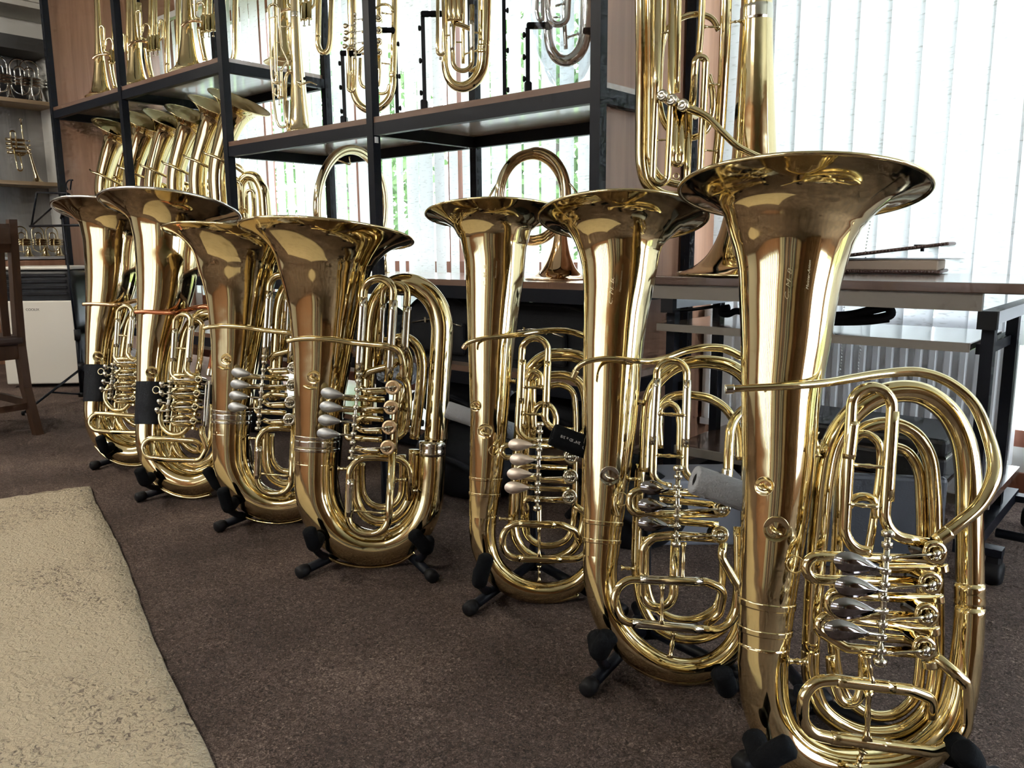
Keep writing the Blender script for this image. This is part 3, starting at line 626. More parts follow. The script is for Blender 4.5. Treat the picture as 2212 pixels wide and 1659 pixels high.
main_bow(g, [(170, 1100, 38), (175, 980, 38), (240, 880, 38), (350, 845, 38), (480, 848, 38), (620, 880, 38), (740, 960, 38), (815, 1070, 38), (850, 1200, 37), (860, 1400, 36)], 'inner_top_bow', w=-.02)
g.tube('valve_slide', [(185, 1300, .0), (175, 1050, .0), (195, 955, 0), (255, 915, 0), (320, 950, 0), (345, 1040, 0), (345, 1350, 0)], 28)
g.tube('valve_slide', [(275, 1622, .07), (118, 1600, .07, 110), (160, 552, .075, 120), (414, 552, .075, 120), (388, 1540, .07, 130), (560, 1600, .07)], 33, f=90, n=10)
for a, b, c, d in [(156, 700, 125, 1270), (413, 715, 396, 1290)]: g.tube('slide_sleeve', [(a, b, .075), (c, d, .071)], 37, NICKEL)
g.brace(165, 1002, 395, 1018, .075, .003); g.brace(140, 1356, 375, 1370, .072, .003)
g.tube('leadpipe', [(905, 960, .03), (850, 1010, .04), (790, 1110, .05), (772, 1250, .055), (760, 1500, .06), (750, 1640, .06)], 42); collar(g, 755, 1470, 748, 1560, 46, .06, NICKEL, 'leadpipe_joint')
g.crop(*CB)
g.tube('leadpipe', [(1125, 1372, .068), (1148, 1315, .072), (1215, 1268, .078), (1320, 1246, .08), (1430, 1243, .08), (1560, 1258, .075), (1680, 1262, .06), (1800, 1235, .04), (1920, 1190, .03), (2060, 1165, .025), (2200, 1172, .02), (2330, 1230, .02)], [18, 19, 19, 20, 20, 21, 22, 24, 26, 28, 29, 30])
g.tube('mouthpiece_receiver', [(1118, 1385, .067), (1143, 1328, .07)], 24, BRASS, seg=16)
g.crop(*C6)
g.tube('valve_slide', [(1420, 640, .06), (1010, 610, .06, 30), (950, 630, .06, 48), (950, 735, .06, 48), (1020, 735, .06, 30), (1400, 735, .06)], 20, f=45)
g.tube('valve_slide', [(1400, 690, .06), (1100, 660, .06)], 17); g.tube('valve_slide', [(1400, 790, .06), (1150, 770, .06), (1060, 760, .055)], 18)
g.tube('valve_slide', [(1410, 860, .06), (1160, 845, .06), (1070, 855, .055, 60), (1020, 900, .05, 80), (1008, 1215, .04, 80), (1172, 1215, .04, 80), (1182, 870, .05)], 24, f=70, n=9)
for x, y in [(1430, 602), (1420, 708), (1412, 842)]: g.rotor(x, y, 45, .09, .05, arm=(1200, y+10), cap=BRASS2)
g.hinge(1197, 520, 1187, 872, .0062, .098, 7)
for x, y, ye in [(1055, 600, 612), (1045, 690, 700), (1045, 785, 800)]: g.lever(x, y, 105, 70, 1195, ye, .11, LEVERB)
g.tube('tuning_slide', [(1428, 880, .06), (1418, 960, .06, 60), (1505, 1110, .05, 90), (1490, 1330, .045, 130), (1350, 1330, .045, 60), (950, 1292, .055, 40), (862, 1270, .06, 115), (880, 1062, .06, 110), (1000, 1072, .06, 30), (1340, 1082, .05, 60), (1432, 1120, .045, 60), (1410, 1240, .03, 60), (1340, 1310, .02)], 22, f=80, n=9)
g.tube('slide_sleeve', [(1000, 1071, .06), (1320, 1082, .052)], 24.5, NICKEL); g.tube('slide_sleeve', [(960, 1293, .056), (1320, 1328, .046)], 24.5, NICKEL)
g.brace(1115, 1100, 1112, 1300, .055, .003); g.brace(1175, 1340, 1155, 1470, .04, .0035); g.brace(1226, 880, 1220, 1075, .055, .003); g.brace(905, 1012, 975, 1016, .03, .003); g.brace(945, 556, 1005, 558, .02, .003); g.brace(985, 165, 1020, 165, 0, .004)
g.hook(845, 540, 50, .052, NICKEL); g.ring(905, 660, 34, 3.2, .05)
g.tube('water_key', [(880, 600, .04), (872, 690, .045), (890, 750, .045)], 8)

g.crop(0, 0, 1)
g.engrave('C. M. B.', 1322, 660, 1327, 600, 11, ENGR); g.engrave('Meister-Anton', 1341, 632, 1345, 585, 6, ENGR)
# ---- tuba 5
g = Brass('tuba', (1160, 1305), math.radians(41), 'rotary tuba with four matt rose levers, third nearest in the row', 'tuba', 'tubas in a row on the carpet', lean=0.190)
TUBA[5] = g; g.crop(0, 0, 1)
g.bell([(1067, 464, 147), (1067, 466.5, 137), (1067, 470, 125), (1067, 475, 112), (1067, 483, 98), (1067, 494, 86), (1068, 510, 77), (1068, 531, 71), (1069, 560, 66), (1068, 611, 62), (1065, 671, 56.5), (1061, 762, 49.3), (1057, 900, 41.5), (1054, 960, 39), (1048, 1053, 34.5), (1043, 1116, 30)], rim=(920, 464, 1214, 464))
g.bandy(1030, 1037, .0015); g.bandy(1063, 1070, .0015)
g.crop(*C6)
main_bow(g, [(200, 735, 71), (195, 820, 68), (208, 920, 65), (250, 1010, 62), (330, 1085, 58), (440, 1128, 54), (560, 1132, 50), (670, 1095, 47), (750, 1020, 45), (790, 920, 43), (800, 780, 41)], 'bottom_bow')
g.tube('bow_guard', [(165, 960, 0), (225, 1065, 0), (330, 1145, 0), (450, 1180, 0), (580, 1180, 0), (690, 1150, 0)], 10)
main_bow(g, [(800, 790, 40), (805, 500, 38), (805, 250, 37), (805, 100, 36), (790, 20, 35), (745, -35, 34), (680, -70, 33), (600, -80, 33), (520, -70, 33), (455, -25, 32), (420, 40, 31), (400, 130, 30), (385, 300, 29), (370, 500, 28), (355, 700, 27), (350, 800, 27)], 'outer_branch', w=-.01)
main_bow(g, [(350, 790, 26), (365, 860, 26), (410, 925, 25), (490, 965, 25), (580, 960, 24), (660, 915, 24), (700, 840, 23), (720, 700, 23), (725, 300, 22), (720, 130, 22), (690, 60, 22), (630, 28, 22), (560, 25, 21), (490, 45, 21), (445, 100, 21), (430, 200, 20), (415, 500, 19), (405, 750, 19)], 'inner_branch', w=-.03)
main_bow(g, [(405, 740, 18), (420, 840, 18), (480, 890, 18), (560, 895, 17), (630, 860, 17), (660, 780, 17), (670, 500, 16), (670, 200, 16), (655, 110, 16), (600, 75, 16), (540, 80, 16)], 'inner_bow', w=-.04)
CE = (840, 580, 3.456); g.crop(*CE)
g.tube('valve_slide', [(1010, 1200, .02), (1030, 900, .02), (1035, 830, .02), (1075, 775, .02), (1130, 800, .02), (1135, 880, .02)], 26)
g.tube('valve_loop', [(1072, 830, .01), (1075, 1260, .01)], 29)
g.tube('valve_slide', [(1085, 1200, .03), (1090, 1060, .03), (1140, 1012, .03), (1205, 1030, .03), (1245, 1100, .03), (1245, 1200, .03)], 24)
g.tube('valve_slide', [(1340, 1292, .065), (958, 1285, .065, 110), (1000, 520, .07, 95), (1192, 520, .07, 95), (1163, 1185, .07, 95), (1380, 1215, .065)], 25.5, f=80, n=10)
g.tube('slide_sleeve', [(998, 680, .07), (984, 1010, .067)], 28); g.tube('slide_sleeve', [(1187, 690, .07), (1172, 1040, .07)], 28)
g.brace(1003, 886, 1160, 892, .07, .003); g.brace(1000, 1082, 1150, 1092, .07, .003)
g.tube('leadpipe', [(562, 600, .058), (580, 562, .062), (660, 532, .066), (780, 515, .064), (900, 503, .055), (1000, 490, .045), (1100, 473, .03), (1230, 462, .02), (1350, 470, .015), (1480, 510, .01)], [15, 16, 17, 18, 19, 20, 21, 22, 23, 24])
g.tube('mouthpiece_receiver', [(555, 600, .058), (575, 568, .061)], 19, GOLDBR)
g.tube('valve_slide', [(1360, 1330, .06), (900, 1318, .06, 35), (842, 1320, .06, 45), (842, 1412, .06, 45), (910, 1412, .06, 30), (1340, 1418, .06)], 21, f=44)
g.tube('valve_slide', [(1330, 1490, .055), (1010, 1475, .055, 40), (940, 1470, .05, 40), (980, 1530, .05, 40), (1100, 1555, .05)], 20, f=40)
g.tube('valve_slide', [(1340, 1590, .055), (1040, 1570, .055), (960, 1555, .05)], 20)
g.crop(*C6)
g.tube('valve_slide', [(640, 610, .055), (450, 600, .055), (390, 580, .05)], 13); g.tube('valve_slide', [(640, 668, .055), (440, 655, .05, 20), (405, 650, .05, 25), (420, 705, .045, 25), (425, 840, .03)], 15, f=25)
for x, y in [(662, 352), (650, 442), (645, 545), (641, 648)]: g.rotor(x, y, 39, .085, .045, arm=(490, y+5), cap=NICKEL)
g.tube('valve_slide', [(700, 330, .05), (740, 280, .04), (790, 240, .03)], 15)
g.hinge(490, 292, 474, 692, .006, .092, 9)
for x, y in [(372, 381), (380, 456), (366, 530), (353, 600)]: g.lever(x, y, 88, 58, 484, y+2, .1, LEVERP)
g.tube('tuning_slide', [(665, 690, .055), (720, 730, .05, 40), (745, 830, .045, 60), (730, 962, .045, 80), (640, 968, .05, 40), (370, 962, .055, 40), (290, 950, .06, 95), (305, 780, .06, 90), (400, 785, .06, 30), (600, 790, .05, 60), (672, 820, .04, 50), (690, 880, .03)], 17.5, f=60, n=9)
g.tube('slide_sleeve', [(380, 786, .06), (570, 790, .052)], 19.5); g.tube('slide_sleeve', [(380, 963, .056), (600, 968, .05)], 19.5)
g.brace(485, 800, 485, 955, .056, .003); g.brace(484, 1000, 486, 1080, .045, .003); g.tube('valve_stem', [(484, 690, .05), (486, 785, .055)], 13); g.brace(280, 760, 345, 762, .03, .003); g.brace(340, 55, 365, 58, .0, .004)
g.crop(*CE); g.hook(650, 1025, 42, .045); g.hook(718, 1215, 58, .045); g.ring(785, 1360, 37, 3.5, .045); g.tube('ring_post', [(785, 1320, .045), (800, 1285, .04)], 8)

g.crop(0, 0, 1)
g.engrave('C. M. B.', 1050, 620, 1051, 572, 9, ENGR); g.engrave('Meister-Anton', 1072, 602, 1074, 564, 5, ENGR)
# ---- tuba 4
g = Brass('tuba', (810, 1226), math.radians(41), 'wide-bell rotary tuba with four grey levers and pale rose valve caps, fourth from the right', 'tuba', 'tubas in a row on the carpet', lean=0.165)
TUBA[4] = g; g.crop(0, 0, 1)
g.bell([(708, 507, 183.5), (707.7, 510, 173), (707.3, 515, 159), (706.5, 522, 145), (705.5, 533, 130), (704, 549, 115), (702.5, 570, 103), (702, 595, 95), (702, 622, 87), (702, 654, 79.5), (700, 699, 71.5), (698, 761, 63.5), (691, 855, 54), (688, 905, 50), (685, 950, 47), (683, 1000, 46)], rim=(524, 489, 890, 525))
g.bandy(941, 948, .0018, NICKEL); g.bandy(950, 966, .0012, NICKEL); g.bandy(967, 974, .0024, NICKEL)
CC = (580, 780, 3.457); CD = (480, 460, 3.072); g.crop(*CC)
main_bow(g, [(356, 740, 159), (354, 900, 157), (368, 1040, 154), (420, 1170, 150), (510, 1285, 145), (640, 1365, 138), (780, 1392, 131), (920, 1375, 124), (1050, 1305, 117), (1140, 1200, 111), (1192, 1070, 106), (1212, 920, 102), (1222, 760, 100), (1226, 650, 98)], 'bottom_bow', seg=30)
g.tube('bow_guard', [(275, 1270, 0), (370, 1405, 0), (500, 1495, 0), (660, 1535, 0), (830, 1537, 0), (980, 1500, 0), (1090, 1430, 0)], 12)
collar(g, 1226, 600, 1222, 710, 104, 0, NICKEL)
g.crop(*CD)
main_bow(g, [(1417, 1530, 78), (1430, 1300, 77), (1445, 1050, 76), (1458, 850, 76), (1458, 740, 75), (1430, 630, 74), (1370, 540, 72), (1280, 480, 70), (1180, 470, 66), (1090, 510, 62), (1030, 590, 58), (1000, 690, 54), (985, 850, 50), (970, 1100, 46), (955, 1400, 42)], 'outer_branch', w=-.01, seg=26)
main_bow(g, [(1100, 1010, 30), (1110, 900, 31), (1160, 835, 32), (1230, 835, 33), (1290, 885, 34), (1322, 970, 35), (1322, 1100, 35), (1300, 1300, 35), (1275, 1500, 35)], 'inner_top_bow', w=.0)
main_bow(g, [(960, 1050, 28), (975, 940, 28), (1040, 870, 28), (1120, 850, 28), (1200, 890, 28), (1240, 970, 27), (1235, 1100, 26), (1190, 1300, 25), (1175, 1500, 24)], 'inner_top_bow', w=-.02)
g.crop(*CC)
main_bow(g, [(1088, 660, 40), (1082, 850, 40), (1065, 1000, 40), (1010, 1110, 40), (920, 1180, 39), (810, 1195, 38), (720, 1150, 37), (665, 1060, 36), (650, 930, 34), (655, 700, 32)], 'inner_branch', w=-.005)
main_bow(g, [(1000, 700, 27), (1000, 900, 27), (985, 1010, 27), (930, 1075, 27), (850, 1090, 26), (770, 1070, 26), (715, 1000, 25), (700, 900, 25), (700, 760, 25)], 'inner_bow', w=-.02)
main_bow(g, [(420, 640, 60), (470, 900, 55), (500, 1050, 50), (560, 1180, 46), (650, 1270, 44), (760, 1310, 42), (880, 1300, 40), (980, 1250, 38), (1070, 1160, 36), (1120, 1040, 34), (1135, 900, 32), (1135, 700, 30)], 'inner_branch', w=-.03)
g.crop(*CD)
g.tube('valve_slide', [(900, 1100, .07), (946, 436, .075, 100), (1142, 436, .075, 100), (1100, 1120, .07)], 27, f=90, n=10)
for a, b, c, d in [(938, 560, 905, 1060), (1138, 580, 1106, 1090)]: g.tube('slide_sleeve', [(a, b, .075), (c, d, .07)], 28.5, NICKEL)
g.tube('valve_slide', [(1030, 1060, .03), (1072, 470, .035, 80), (1233, 455, .035, 80), (1205, 985, .03)], 25, f=75, n=9)
g.tube('slide_sleeve', [(1228, 620, .035), (1208, 930, .03)], 27, NICKEL); g.tube('slide_sleeve', [(1064, 600, .035), (1045, 950, .03)], 24, NICKEL)
g.tube('leadpipe', [(432, 852, .08), (480, 840, .083), (600, 833, .085), (740, 842, .082), (860, 860, .078), (980, 873, .085), (1090, 886, .09), (1165, 915, .08), (1195, 985, .07), (1197, 1100, .065)], [16, 17, 18, 19, 20, 21, 22, 23, 24, 24])
g.tube('valve_slide', [(940, 1095, .05), (965, 1060, .05), (1040, 1035, .05), (1120, 1015, .05), (1170, 980, .045)], 24)
g.tube('valve_slide', [(1160, 1080, .03), (1215, 1110, .03), (1235, 1200, .03), (1230, 1350, .03), (1205, 1450, .03), (1160, 1490, .04)], 24)
for i, y in enumerate([1158, 1290, 1423, 1556]):
    x = 1131-11*i; g.rotor(x, y, 50, .09, .05, arm=(905-12*i, y+12), cap=CAPROSE)
g.tube('valve_slide', [(1090, 1185, .06), (960, 1185, .06), (925, 1160, .05)], 20)
g.tube('valve_slide', [(1080, 1240, .06), (770, 1222, .06, 30), (712, 1225, .06, 38), (712, 1300, .06, 38), (770, 1300, .06, 30), (1070, 1312, .06)], 21, f=36)
g.tube('valve_slide', [(1070, 1370, .06), (930, 1362, .055), (885, 1385, .05)], 20); g.tube('valve_slide', [(1060, 1447, .06), (930, 1440, .055), (890, 1415, .05)], 20)
g.tube('valve_slide', [(1060, 1505, .06), (900, 1495, .055), (835, 1492, .05), (825, 1400, .04)], 20); g.tube('valve_slide', [(1050, 1580, .06), (930, 1572, .055), (890, 1560, .05)], 20)
g.tube('valve_casing_tube', [(1165, 1130, .055), (1150, 1350, .055), (1135, 1600, .055)], 27)
g.hinge(907, 1085, 858, 1612, .0062, .098, 9)
for x, y, xe, ye in [(710, 1196, 893, 1222), (703, 1286, 885, 1302), (692, 1375, 876, 1392), (684, 1463, 868, 1476)]: g.lever(x, y, 105, 68, xe, ye, .108, STEELG)
g.crop(*CC)
g.tube('tuning_slide', [(925, 690, .065), (893, 1285, .06, 130), (590, 1300, .06, 140), (612, 720, .06, 135), (800, 718, .055, 60), (1060, 735, .035, 130), (1050, 1040, .03)], 28, f=120, n=10)
for a, b, c, d in [(612, 880, 600, 1160), (922, 720, 898, 1180)]: g.tube('slide_sleeve', [(a, b, .062), (c, d, .06)], 30, NICKEL)
g.brace(640, 1117, 870, 1138, .062, .0028); g.brace(950, 888, 1030, 885, .045, .004); g.brace(1072, 967, 1115, 967, .03, .004, NICKEL); g.brace(520, 806, 590, 804, .03, .004); g.brace(855, 1320, 905, 1280, .04, .004)
g.crop(*CD); g.hook(606, 1090, 46, .065); g.ring(668, 1262, 38, 4, .06); g.tube('strap_ring', [(540, 1150, .07), (580, 1165, .08), (630, 1165, .075)], 8)

# ---- tuba 3: the same model standing behind tuba 4
r4 = TUBA[4].root
b3 = on_z(609, 1131, 0.)
t3 = dup(r4, b3, math.radians(41), 'wide-bell rotary tuba with four grey levers and grey valve caps, fifth from the right')
def reskin(o, a, b):
    for ch in o.children:
        if ch.type == 'MESH' and ch.data.materials[0] is a:
            ch.data = ch.data.copy(); ch.data.materials[0] = b
        reskin(ch, a, b)
reskin(t3, CAPROSE, NICKEL)

# ---- tuba 2
g = Brass('tuba', (420, 1078), math.radians(41), 'tall tuba with a copper leadpipe and black leather hand guard', 'tuba', 'tubas in a row on the carpet', lean=0.250)
TUBA[2] = g; g.crop(0, 0, 1)
g.bell([(370, 451, 141.5), (369.7, 453.5, 133), (369.3, 457.5, 121), (368.7, 463, 108), (367.5, 471, 95), (366, 482, 83.5), (364, 497, 75), (363, 517, 69), (362, 545, 65), (361, 587, 61.5), (357, 629, 56.5), (351, 665, 51), (344, 700, 45), (336, 743, 37.5), (331, 792, 33), (327, 873, 30.5), (324, 916, 29)], rimr=.0055, rim=(230.6, 431, 510, 471))
CG = (180, 580, 3.072); g.crop(*CG)
main_bow(g, [(444, 1020, 89), (441, 1100, 89), (450, 1190, 89), (485, 1280, 88), (550, 1360, 87), (640, 1412, 86), (740, 1428, 83), (840, 1400, 80), (920, 1330, 76), (965, 1230, 72), (980, 1100, 68), (985, 1000, 66)], 'bottom_bow')
g.tube('bow_guard', [(430, 1370, 0), (500, 1445, 0), (610, 1505, 0), (740, 1522, 0), (850, 1500, 0)], 12)
main_bow(g, [(985, 1010, 62), (985, 800, 58), (980, 600, 54), (970, 450, 50), (940, 360, 47), (880, 310, 44), (810, 305, 42), (740, 345, 40), (690, 420, 38), (665, 520, 36), (640, 700, 34), (610, 900, 32), (590, 1060, 31), (600, 1160, 30), (660, 1260, 29), (750, 1300, 28), (840, 1270, 27), (890, 1180, 26), (905, 1000, 25)], 'outer_branch', w=-.02)
main_bow(g, [(660, 760, 26), (630, 900, 26), (625, 1040, 25), (665, 1150, 25), (750, 1210, 24), (830, 1170, 23), (855, 1050, 22), (860, 900, 22)], 'inner_branch', w=-.03)
main_bow(g, [(530, 1150, 40), (560, 1240, 40), (640, 1320, 38), (750, 1350, 36), (860, 1310, 34)], 'inner_bow', w=-.01)
g.tube('valve_slide', [(650, 742, .06), (585, 730, .06, 60), (612, 302, .065, 60), (720, 302, .065, 60), (680, 700, .06, 60), (770, 728, .06)], 19, f=55, n=9)
g.tube('valve_slide', [(690, 640, .02), (710, 345, .03, 50), (792, 345, .03, 50), (775, 600, .03), (755, 720, .05)], 19, f=45)
for a, b, c, d in [(608, 400, 595, 620), (718, 380, 700, 620)]: g.tube('slide_sleeve', [(a, b, .065), (c, d, .062)], 20.5, NICKEL)
g.brace(605, 528, 690, 532, .065, .003)
g.tube('leadpipe', [(342, 290, .082), (400, 287, .085), (500, 291, .085), (600, 294, .08), (670, 280, .06), (750, 260, .045), (820, 256, .04), (880, 290, .04), (895, 380, .04), (870, 520, .045), (840, 680, .05)], [14, 14, 15, 15, 16, 16, 17, 17, 18, 18, 18], COPPER)
g.tube('leadpipe_joint', [(842, 665, .05), (835, 715, .05)], 22, NICKEL)
for i, y in enumerate([735, 828, 918, 1012]):
    x = 765-11*i; g.rotor(x, y, 24, .085, .05, cap=BRASS2, arm=(570, y+5))
    g.tube('valve_slide', [(x+10, y-25, .06), (640, y-28, .06, 10), (585, y-20, .06, 20), (600, y+22, .06, 20), (x+10, y+26, .06)], 17, f=20)
    g.tube('rotor_knuckle', [(x+10, y+40, .055), (x+5, y+58, .055)], 26, seg=16)
g.hinge(577, 765, 555, 1000, .0075, .095, 6)
for x, y in [(522, 770), (519, 828), (507, 886), (492, 942)]:
    p = g.P(x, y, .1); k = mk('touch_piece', *lathe([(.006, -.012), (.0085, -.010), (.0085, .008), (.005, .011)], 14, p, g.v*.6+g.n*.8), SILVER, g.root)
    mk('key_arm', *sweep(catmull([p, g.P(545, y+4, .1), g.P(565, y+2, .096)], 3), .0025, 8), NICKEL, k)
g.ring(484, 806, 23, 4, .085, BRASS2)
g.tube('linkage', [(838, 740, .08), (825, 900, .08), (812, 1060, .08)], 8, NICKEL); g.tube('linkage', [(815, 760, .085), (800, 1050, .085)], 6, NICKEL)
g.tube('valve_slide', [(545, 905, .05), (513, 960, .05), (520, 1040, .05), (575, 1095, .05), (650, 1095, .05), (700, 1050, .05)], 17)
g.tube('tuning_slide', [(790, 1045, .065), (788, 1100, .065, 50), (822, 1190, .06, 60), (775, 1275, .055, 60), (560, 1268, .06, 40), (398, 1250, .065, 75), (400, 1125, .065, 75), (520, 1128, .065, 20), (740, 1145, .06, 40), (785, 1175, .05, 40), (770, 1215, .04)], 19, f=50, n=8)
g.brace(475, 1145, 468, 1245, .064, .0025); g.brace(590, 1150, 575, 1250, .062, .0025)
g.hook(455, 690, 42, .05)
# leather hand guard wrapped round the tube
pth, rr = TUBA[2].belly
g.crop(0, 0, 1); yy = np.linspace(826, 917, 8)
C = np.array([g.P(329.5-(y-826)*.05, y, 0) for y in yy]); Rg = np.array([g.R(31.3-(y-826)*.012, c)+.0022 for y, c in zip(yy, C)])
V, F = sweep(C, Rg, 36, caps=False); hg = mk('hand_guard', V, F, LEATHER, g.root); hg['label'] = 'black leather hand guard'
TUBA[2].bellobj['label'] = 'brass bell with a pale rim'; TUBA[2].bellobj.children[0].data.materials[0] = SILVER
# ---- tuba 1: same kind, furthest away
b1 = on_z(292, 1008, 0.)
t1 = dup(TUBA[2].root, b1, math.radians(41), 'tall tuba with a brass leadpipe and black leather hand guard, furthest in the row')
reskin(t1, COPPER, GOLDBR)
TROOT = {7: TUBA[7].root, 6: TUBA[6].root, 5: TUBA[5].root, 4: r4, 3: t3, 2: TUBA[2].root, 1: t1}

# ================================================================== tuba stands
def stand(key, fl, fr, al, ar, label, foam=None, fz=.36, foamm=None):
    # fl/fr: pixel of the front caps on the floor; al/ar: pixel pairs (bottom, top) of the padded front arms
    g = TUBA.get(key) or (TUBA[4] if key == 3 else TUBA[2]); o = np.array(TROOT[key].location)
    ang = math.radians(41); u = np.array([math.cos(ang), math.sin(ang), 0]); n = np.array([math.sin(ang), -math.cos(ang), 0]); z = np.array([0, 0, 1.])
    st = root('tuba_stand', o, ang, label, 'tuba stand', 'tuba stands')
    L = lambda a, b, c: o+u*a+n*b+z*c
    hub = L(.0, -.20, .03)
    for nm, fpx, arm in (('l', fl, al), ('r', fr, ar)):
        f = on_z(*fpx, .018) if len(fpx) == 2 else L(*fpx)
        d = hub-f
        leg = mk('leg', *sweep(np.array([f, f+d*.5, hub]), .0125, 12), BLKM, st)
        dd = d/np.linalg.norm(d)
        mk('rubber_foot', *lathe([(.010, -.004), (.0165, 0), (.0175, .02), (.0145, .03)], 14, f-dd*.004, dd), RUBBER, leg)
        # arm: rises from the leg, passes under the bow, hooks up in front
        b0, t0 = arm; base = f+d*.28+z*.01
        def pp(px, w):
            q = o+n*w; r_ = ray(*px); return CO+r_*(((q-CO)@n)/(r_@n))
        pb = pp(b0, .085); pt = pp(t0, .10)
        P0 = [base, (base+pb)/2-z*.012, pb-z*.01, pb]
        mk('arm', *sweep(catmull(P0, 6), .010, 10), BLKM, st)
        mk('arm_pad', *sweep(catmull([pb-n*.05-z*.005, pb-z*.006, pb+n*.004+(pt-pb)*.35, pt], 6), [.0185]*18+[.013], 14), FOAMB, st)
    pole_t = L(0, -.24, fz)
    mk('back_pole', *sweep(catmull([hub, L(0, -.215, .15), pole_t], 5), .012, 12), BLKM, st)
    mk('hub', *rboxm(hub, (.06, .05, .04), .008, 2, rotz(ang)), BLKM, st)
    mk('rear_leg', *sweep(np.array([hub, L(.0, -.34, .015)]), .0125, 12), BLKM, st)
    if foam:
        # a foam-sleeved cross bar behind the instrument: (pixel of its free end, pixel further along), depth behind plane
        (p0, p1, w0, w1, rad) = foam
        def pp2(px, w):
            q = o+n*w; r_ = ray(*px); return CO+r_*(((q-CO)@n)/(r_@n))
        a = pp2(p0, w0); b = pp2(p1, w1); dirn = (b-a)/np.linalg.norm(b-a)
        V1, F1 = lathe([(rad*.45, .004), (rad*.5, 0), (rad*.92, 0), (rad, .004), (rad, float(np.linalg.norm(b-a))), (rad*.9, float(np.linalg.norm(b-a))+.003)], 20, a, dirn)
        F1 = F1[:-1] if False else F1
        fs = mk('foam_sleeve', V1, F1, foamm or FOAMG, st)
        fs['label'] = 'foam tube sleeve'
        mk('sleeve_core', *lathe([(rad*.44, .003), (rad*.02, .0031)], 16, a, dirn), DARKHOLE, fs)
        mk('cross_bar', *sweep(catmull([b-dirn*.02, b+dirn*.03, pole_t], 4), .010, 10), BLKM, st)
        return st, a, b, rad
    else:
        mk('cross_bar', *sweep(np.array([L(-.12, -.21, fz), pole_t, L(.12, -.21, fz)]), .010, 10), BLKM, st)
    return st
stand(7, (1600, 1652), (.30, .10, .018), ((1650, 1632), (1712, 1608)), ((2100, 1640), (2078, 1618)), 'black tuba stand under the nearest tuba at the right edge', ((1498, 1035), (1750, 1122), -.20, -.20, .0265))
st6 = stand(6, (1268, 1488), (.24, .08, .018), ((1295, 1400), (1318, 1370)), ((1570, 1480), (1560, 1450)), 'black tuba stand carrying the tuba with three dark levers', ((1192, 938), (1385, 1012), -.19, -.19, .0245), foamm=FOAMB)
_, fa, fb, frad = st6
fd = (fb-fa)/np.linalg.norm(fb-fa); fv = (CO-(fa+fb)/2); fv -= fd*(fv@fd); fv /= np.linalg.norm(fv); fup = np.cross(fv, fd)
def print_on(body, s0, size, up):
    cu = bpy.data.curves.new('print', 'FONT'); cu.body = body; cu.size = size; cu.resolution_u = 2
    tmp = bpy.data.objects.new('tmp', cu); COL.objects.link(tmp); me = bpy.data.meshes.new_from_object(tmp.evaluated_get(bpy.context.evaluated_depsgraph_get())); bpy.data.objects.remove(tmp)
    V = []
    for q in me.vertices:
        a_ = up-q.co.y/frad; V.append(fa+fd*(s0-q.co.x)+(frad+.0003)*(math.cos(a_)*fv+math.sin(a_)*fup))
    sl = [c for c in st6[0].children if c.name.startswith('foam_sleeve')][0]
    return mk('printed_text', V, [tuple(p.vertices) for p in me.polygons], WHITEP, sl, smooth=False)
print_on('3/4" ID x 3/8', .060, .0085, .25); print_on('flex\u00ae', .092, .0115, .10)
stand(5, (1012, 1316), (.20, .08, .018), ((1036, 1250), (1052, 1200)), ((1290, 1270), (1280, 1250)), 'black tuba stand carrying the tuba with rose levers', ((964, 884), (1122, 937), -.18, -.18, .0225))
stand(4, (648, 1236), (935, 1246), ((678, 1172), (667, 1142)), ((920, 1180), (890, 1150)), 'black tuba stand under the tuba with rose valve caps')
stand(3, (470, 1138), (.20, .08, .018), ((493, 1092), (480, 1055)), ((700, 1100), (690, 1080)), 'black tuba stand under the wide-bell tuba with grey valve caps')
stand(2, (298, 1074), (.18, .08, .018), ((312, 1036), (300, 1012)), ((470, 1045), (445, 1012)), 'black tuba stand under the tuba with copper leadpipe')
stand(1, (200, 1006), (.18, .08, .018), ((226, 968), (215, 942)), ((330, 985), (320, 965)), 'black tuba stand under the furthest tall tuba')
# ================================================================== instruments on the rack and the desk
A41 = math.radians(41)
